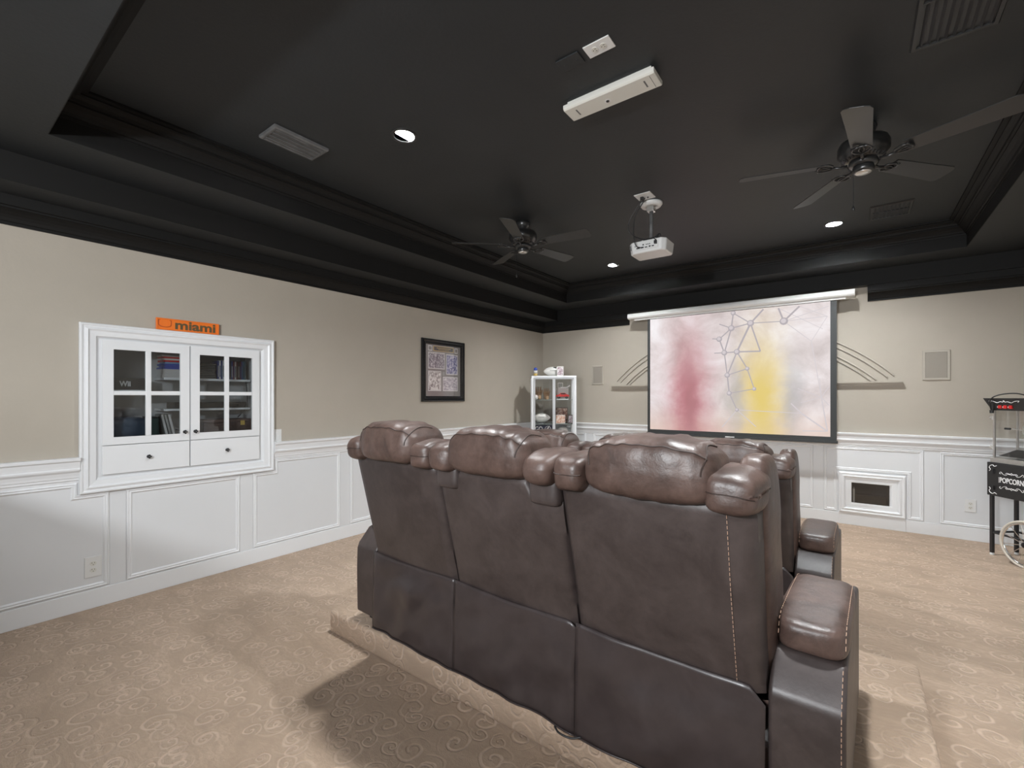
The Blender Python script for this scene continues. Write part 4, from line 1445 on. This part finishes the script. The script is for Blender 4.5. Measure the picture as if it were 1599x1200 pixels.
def football(lab, x, y, z, rot, patch, sc=1.0):
    t = dthing('football', lab, 'football', x, y, z, rot, 'white autographed footballs')
    MB().lathe([(r * sc, h * sc) for r, h in fbp], 20, (0, 0, .073 * sc), 'x').build('ball', 'leather_ball', t, smooth=True)
    if patch:
        MB().cushion((0.03, -.030 * sc, .125 * sc), (.032, .020, .014), 2.5, 8).build('printed_oval', 'black', t, smooth=True)
    mb = MB()
    for k in range(6):
        mb.tube([(-.045 + k * .016, -.070 * sc, .095 * sc), (-.045 + k * .016, -.073 * sc, .073 * sc)], .002, 5)
    mb.tube([(-.05, -.0735 * sc, .084 * sc), (.04, -.0735 * sc, .084 * sc)], .002, 5)
    mb.build('laces', 'case_edge', t)
    return t


football('white football with a dark oval print on top of the display cabinet', .33, .16, H_ + .0005, 8, True)
t = dthing('figurine_can', 'small blue, white and gold can on the left end of the display cabinet top', 'can', .068, .12, H_ + .0005)
MB().lathe([(.026, 0), (.030, .006), (.030, .040)], 16).build('base', 'gold', t, smooth=True)
MB().lathe([(.030, .040), (.030, .085)], 16).build('label_band', 'case_white', t, smooth=True)
MB().lathe([(.030, .085), (.028, .110), (.022, .125), (.010, .130)], 16).build('cap', 'blue', t, smooth=True)
t = dthing('photo_card', 'small upright red and white card in front of the football', 'card', .445, .055, H_ + .0005, -6)
MB().box(-.050, .050, -.006, .006, 0, .145).build('card', 'case_white', t, bevel=.001)
MB().box(-.043, .043, -.008, -.006, .015, .130).build('print', 'photo_f', t)


def glove(lab, x, y, z, rot, sc=1.0, tilt=0):
    t = dthing('baseball_glove', lab, 'baseball glove', x, y, z, rot, 'tan baseball gloves')
    MB().cushion((0, 0, .070 * sc), (.052 * sc, .034 * sc, .068 * sc), 2.8, 10, None, .006, (20, 20, 20), x * 9).build('palm', 'glove', t, smooth=True)
    MB().cushion((0.012, -.022 * sc, .045 * sc), (.030 * sc, .020 * sc, .040 * sc), 2.6, 8).build('pocket', 'glove_pale', t, smooth=True)
    for k in range(5):
        a = (k - 2) * .17 + tilt
        L = (.235 if k not in (0, 4) else .185) * sc
        x0 = (k - 2) * .020 * sc
        MB().tube([(x0, .005, .09 * sc), (x0 + math.sin(a) * (L - .09) * .6, .008, .09 * sc + (L - .09) * .6), (x0 + math.sin(a) * (L - .09 * sc), -.004, L)], [.016 * sc, .014 * sc, .007 * sc], 8).build('finger', 'glove', t, smooth=True)
    mb = MB()
    mb.tube([(-.04 * sc, .0, .150 * sc), (.04 * sc, 0, .155 * sc)], .003, 6)
    mb.build('lacing', 'glove_pale', t)
    return t


glove('larger tan baseball glove at the left of the top cabinet shelf', .122, .22, 1.4555, 0, .86, -.08)
glove('narrower brown baseball glove next to the centre post of the display cabinet', .247, .22, 1.4555, 0, .76, .0)
for (x, y, z, lab) in ((.070, .075, 1.4555, 'cream baseball at the front left of the top cabinet shelf'), (.058, .155, 1.4555, 'greyish baseball behind the cream one on the top shelf')):
    t = dthing('baseball', lab, 'baseball', x, y, z, 0, 'baseballs in the display cabinet')
    MB().cushion((0, 0, .037), (.037, .037, .037), 2.0, 8).build('ball', 'leather_ball', t, smooth=True)
    MB().tube([(.026 * math.cos(a * .5), -.027, .037 + .026 * math.sin(a * .5)) for a in range(0, 7)], .0012, 4).build('stitching', 'red', t)
t = dthing('model_car_box', 'white display box behind the red model car', 'box', .50, .25, 1.4555)
MB().box(-.090, .090, -.045, .045, 0, .175).build('carton', 'case_white', t, bevel=.002)
MB().box(-.092, .092, -.047, .047, .1755, .180).build('lid', 'white_plastic', t)
t = dthing('model_car', 'red model car on a white stand on the top shelf', 'model car', .49, .13, 1.4555)
MB().box(-.095, .085, -.040, .040, 0, .012).build('stand', 'white_plastic', t, bevel=.002)
MB().prism([(-.105, .045), (-.102, .070), (-.06, .080), (-.035, .104), (.03, .108), (.062, .084), (.098, .076), (.100, .045)], lambda a, b: (a, -.038, b), lambda a, b: (a, .038, b)).build('car_body', 'red', t, bevel=.006, seg=3)
MB().prism([(-.040, .083), (-.028, .099), (.026, .102), (.048, .085)], lambda a, b: (a, -.0392, b), lambda a, b: (a, .0392, b)).build('car_windows', 'blackgloss', t)
for x in (-.062, .062):
    MB().lathe([(.019, -.041), (.021, -.036), (.021, .036), (.019, .041)], 16, (x, 0, .033), 'y').build('wheel', 'black', t, smooth=True)
t = dthing('small_plaque', 'small square silver plaque standing high behind the model car', 'plaque', .475, .30, 1.6355)
t.location = dcp(.468, .26, 1.6365)
MB().box(-.042, .042, -.006, .006, 0, .088).build('plate', 'steel', t, bevel=.002)
MB().box(-.032, .032, -.0075, -.006, .012, .076).build('engraving', 'case_edge', t)
o = MB().tube(crv([(-.075, 0, .008), (-.03, 0, .008), (.02, 0, .012), (.055, 0, .030), (.070, 0, .045)]), [.010] * 18 + [.011] * 7, 8).build('mini_hockey_stick', 'text_white', smooth=True)
o.location = dcp(.545, .225, 1.6375)
o.rotation_euler = (0, 0, R(36.8))
tag(o, 'white curved miniature hockey stick blade lying on the white box', 'hockey stick')

football('white signed football on the middle shelf of the display cabinet', .165, .19, 1.100, -5, False)
for zz, xx in ((1.0855, .165),):
    t = dthing('ball_stand', 'low grey ring stand under the signed football', 'stand', xx, .19, zz)
    MB().lathe([(.045, 0), (.048, .004), (.040, .014), (.030, .014)], 20).build('ring', 'greyvent', t, smooth=True)
    MB().lathe([(.055, 0), (.055, .003)], 20).build('foot_disc', 'greyvent', t)
t = dthing('photo_board', 'tall brown photo board on the middle shelf right side', 'photo board', .49, .27, 1.0855)
MB().box(-.105, .095, -.008, .008, 0, .245).build('board', 'darkwood', t, bevel=.002)
MB().box(-.095, .085, -.010, -.008, .012, .232).build('print', 'photo_e', t)
t = dthing('photo_card', 'orange and white folded card before the tall brown photo board', 'card', .455, .12, 1.0855, 8)
MB().box(-.075, .075, -.005, .005, 0, .135).build('card', 'case_white', t)
MB().box(-.070, .070, -.007, -.005, .006, .128).build('print', picture_mat('orange_card_print', (.45, .10, .05), (.75, .50, .38), (.85, .80, .75), 20), t)
t = dthing('photo_card', 'small dark red card at the right end of the middle shelf', 'card', .615, .16, 1.0855, -12)
MB().box(-.034, .034, -.005, .005, 0, .135).build('card', 'darkwood', t)
MB().box(-.028, .028, -.007, -.005, .010, .120).build('print', 'photo_f', t)
t = dthing('fan_sign', 'navy fan sign with white lettering and a lightning bolt in the display cabinet', 'sign', .185, .06, .7155)
MB().box(-.135, .135, 0, .012, 0, .345).build('board', 'navy', t, bevel=.002)
text('lettering', 'GO', .105, 'text_white', t, (-.070, -.001, .285), (1, 0, 0), (0, 0, 1), .0008, width=.115)
text('lettering', 'BOLTS', .105, 'text_white', t, (-.002, -.001, .165), (1, 0, 0), (0, 0, 1), .0008, width=.245)
ring = MB().sweep([(.048 * math.cos(2 * math.pi * k / 24), .048 * math.sin(2 * math.pi * k / 24)) for k in range(24)], [(0, 0), (0, .0015), (.006, .0015), (.006, 0)], lambda a, b, h: (a + .070, -h, b + .285))
ring.build('emblem_ring', 'text_white', t)
bolt = [(.030, .062), (-.022, .008), (.000, .004), (-.034, -.056), (.026, -.004), (.004, .004)]
MB().prism(bolt, lambda a, b: (a + .072, -.0005, b + .285), lambda a, b: (a + .072, -.0025, b + .285)).build('emblem_bolt', 'text_white', t)
t = dthing('souvenir_bowl', 'cream and gold rounded souvenir on the shelf right of the navy sign', 'souvenir', .50, .15, .7155)
MB().lathe([(.04, 0), (.035, .03), (.02, .12), (.035, .20), (.04, .21)], 20).build('pedestal', 'gold', t, smooth=True)
MB().cushion((0, 0, .26), (.075, .06, .055), 2.4, 10, None, .012, (20, 20, 20), 3).build('top', 'leather_ball', t, smooth=True)

# ------------------------------------------------------------ popcorn cart
pc = thing('popcorn_cart', 'black popcorn machine cart with steel trim and cream-tyred wheels', 'popcorn machine', (1.03, 6.22, 0), R(-52.3))
for x, y in ((.012, .012), (.012, .248), (.445, .012), (.445, .248)):
    zb = 0.02 if x < .1 else .16
    MB().box(x - .013, x + .013, y - .013, y + .013, zb, .57).build('leg', 'black', pc, bevel=.003)
    if x < .1:
        MB().lathe([(.016, 0), (.016, .012), (.008, .022)], 12, (x, y, 0)).build('foot', 'white_plastic', pc)
for (a, b) in (((.012, .012), (.012, .248)), ((.012, .012), (.445, .012)), ((.012, .248), (.445, .248)), ((.445, .012), (.445, .248))):
    MB().tube([(*a, .215), (*b, .215)], .010, 8).build('stretcher', 'black', pc)
MB().box(-.012, .470, -.012, .272, .567, .880).build('lower_cabinet', 'black', pc, bevel=.003)
MB().box(-.006, .464, -.016, -.012, .573, .874).build('door', 'black', pc, bevel=.002)
text('lettering', 'POPCORN', .066, 'text_white', pc, (.205, -.0175, .725), (1, 0, 0), (0, 0, 1), .0008, width=.195, bold=.02)
mb = MB()
for sz in (-1, 1):
    for sx in (-1, 1):
        pts = [(.205 + sx * q[0] * .85, -.018, .725 + sz * q[1]) for q in ((.0, .060), (.03, .072), (.055, .052), (.085, .060), (.105, .078), (.118, .066), (.108, .058))]
        mb.tube(crv(pts, 4), .0022, 5)
        pts = [(.205 + sx * q[0] * .85, -.018, .725 + sz * q[1]) for q in ((.0, .078), (.02, .064), (.045, .074), (.060, .062))]
        mb.tube(crv(pts, 4), .0026, 5)
for cx_, cz_, sx, sz in ((.01, .86, 1, -1), (.01, .585, 1, 1), (.45, .86, -1, -1), (.45, .585, -1, 1)):
    pts = [(cx_ + sx * q[0], -.018, cz_ + sz * q[1]) for q in ((.07, .004), (.05, .014), (.035, .002), (.012, .012), (.004, .030), (.014, .045), (.004, .062))]
    mb.tube(crv(pts, 4), .003, 5)
mb.tube([(.100, -.018, .700), (.100, -.018, .750)], .002, 5).tube([(.310, -.018, .700), (.310, -.018, .750)], .002, 5)
mb.build('scroll_ornament', 'text_white', pc)['kind'] = 'stuff'
for zz in (.645, .80):
    MB().tube([(.055, -.020, zz - .02), (.055, -.020, zz + .02)], .008, 8).build('hinge', 'blackgloss', pc)
MB().box(.005, .455, .000, .260, .880, .925).build('steel_base', 'steel', pc, bevel=.003)
for x, y in ((.018, .012), (.018, .236), (.430, .012), (.430, .236)):
    MB().box(x, x + .016, y, y + .014, .925, 1.372).build('glass_post', 'steel', pc, bevel=.002)
MB().box(.034, .430, .014, .017, .925, 1.372).build('glass_front', 'glass', pc)
MB().box(.034, .430, .244, .247, .925, 1.372).build('glass_rear', 'glass', pc)
MB().box(.024, .027, .026, .236, .925, 1.372).build('glass_side', 'glass', pc)
MB().box(.437, .440, .026, .236, .925, 1.372).build('glass_side', 'glass', pc)
MB().add([(.020, .0, 1.372), (.444, .0, 1.372), (.444, .262, 1.372), (.020, .262, 1.372), (-.030, -.035, 1.487), (.494, -.035, 1.487), (.494, .285, 1.487), (-.030, .285, 1.487)],
         [(0, 3, 2, 1), (4, 5, 6, 7), (0, 1, 5, 4), (1, 2, 6, 5), (2, 3, 7, 6), (3, 0, 4, 7)]).build('top_canopy', 'black', pc, bevel=.003)
fz = lambda x, z: (x, -.035 * (z - 1.372) / .115 - .0035, z)
for x in (.105, .150, .195):
    zc_ = 1.405
    MB().box(x - .014, x + .014, -.020, -.004, zc_ - .014, zc_ + .016).build('rocker_switch', 'red', pc, bevel=.002)
    MB().box(x - .022, x - .016, -.018, -.006, zc_ - .006, zc_ + .006).build('indicator', 'white_plastic', pc)
mb = MB()
for sx in (-1, 1):
    pts = [fz(.15 + sx * q[0], q[1]) for q in ((.0, 1.466), (.010, 1.450), (.03, 1.455), (.06, 1.445), (.09, 1.458), (.125, 1.462), (.115, 1.450))]
    mb.tube(crv(pts, 4), .0028, 5)
mb.build('canopy_ornament', 'text_white', pc)
kt = MB().lathe([(.050, 0), (.062, .03), (.062, .085), (.040, .10)], 24, (.245, .13, 1.14)).build('kettle', 'steel', pc, smooth=True)
MB().tube([(.245, .13, 1.24), (.245, .13, 1.372)], .006, 8).tube([(.19, .13, 1.19), (.08, .13, 1.20)], .005, 8).build('kettle_arm', 'steel', kt)
MB().tube([(.09, .10, 1.20), (.045, .10, 1.20)], .010, 8).build('kettle_handle', 'black', kt)
MB().add([(.06, .02, .945), (.40, .02, .945), (.36, .15, 1.005), (.10, .15, 1.005), (.36, .23, .95), (.10, .23, .95)], [(0, 1, 2, 3), (3, 2, 4, 5), (0, 3, 5), (1, 4, 2)]).build('popcorn_tray', 'knob', pc)
for zz in (1.30, 1.02):
    MB().box(.000, .018, .004, .022, zz - .018, zz + .018).lathe([(.008, -.012), (.008, 0)], 8, (.004, .008, zz), 'y').build('door_hinge', 'steel', pc, bevel=.002)
MB().tube(crv([(.030, -.012, 1.368), (.036, -.030, 1.40), (.048, -.048, 1.46), (.075, -.04, 1.50), (.12, .0, 1.525), (.19, .05, 1.53), (.27, .10, 1.50), (.33, .16, 1.492)]), .0055, 8).build('power_cord', 'black', pc, smooth=True)
MB().lathe([(.014, 0), (.016, .03)], 12, (.030, -.012, 1.345)).build('cord_plug', 'black', pc)


def wheel(y):
    cx_, cz_, r = .376, .205, .200
    n = 40
    rim = MB().tube([(cx_ + r * math.cos(2 * math.pi * k / n), y, cz_ + r * math.sin(2 * math.pi * k / n) - .0) for k in range(n)], .0105, 10, closed=True)
    rim.v = [(p[0], y + (p[1] - y) * 1.0, max(0.0005, p[2])) for p in rim.v]
    w = rim.build('wheel', 'tire', pc, smooth=True)
    r2 = r - .017
    MB().tube([(cx_ + r2 * math.cos(2 * math.pi * k / n), y, cz_ + r2 * math.sin(2 * math.pi * k / n)) for k in range(n)], .008, 8, closed=True).build('rim', 'chrome', w, smooth=True)
    for k in range(12):
        a = 2 * math.pi * k / 12 + .2
        MB().tube([(cx_ + .02 * math.cos(a), y, cz_ + .02 * math.sin(a)), (cx_ + r2 * math.cos(a), y, cz_ + r2 * math.sin(a))], .0028, 6).build('spoke', 'chrome', w)
    MB().lathe([(.018, -.022), (.026, -.012), (.026, .012), (.018, .022)], 16, (cx_, y, cz_), 'y').build('hub', 'knob', w, smooth=True)
    return w


wheel(-.085)
wheel(.335)
MB().tube([(.376, -.10, .205), (.376, .35, .205)], .008, 8).build('axle', 'steel', pc)
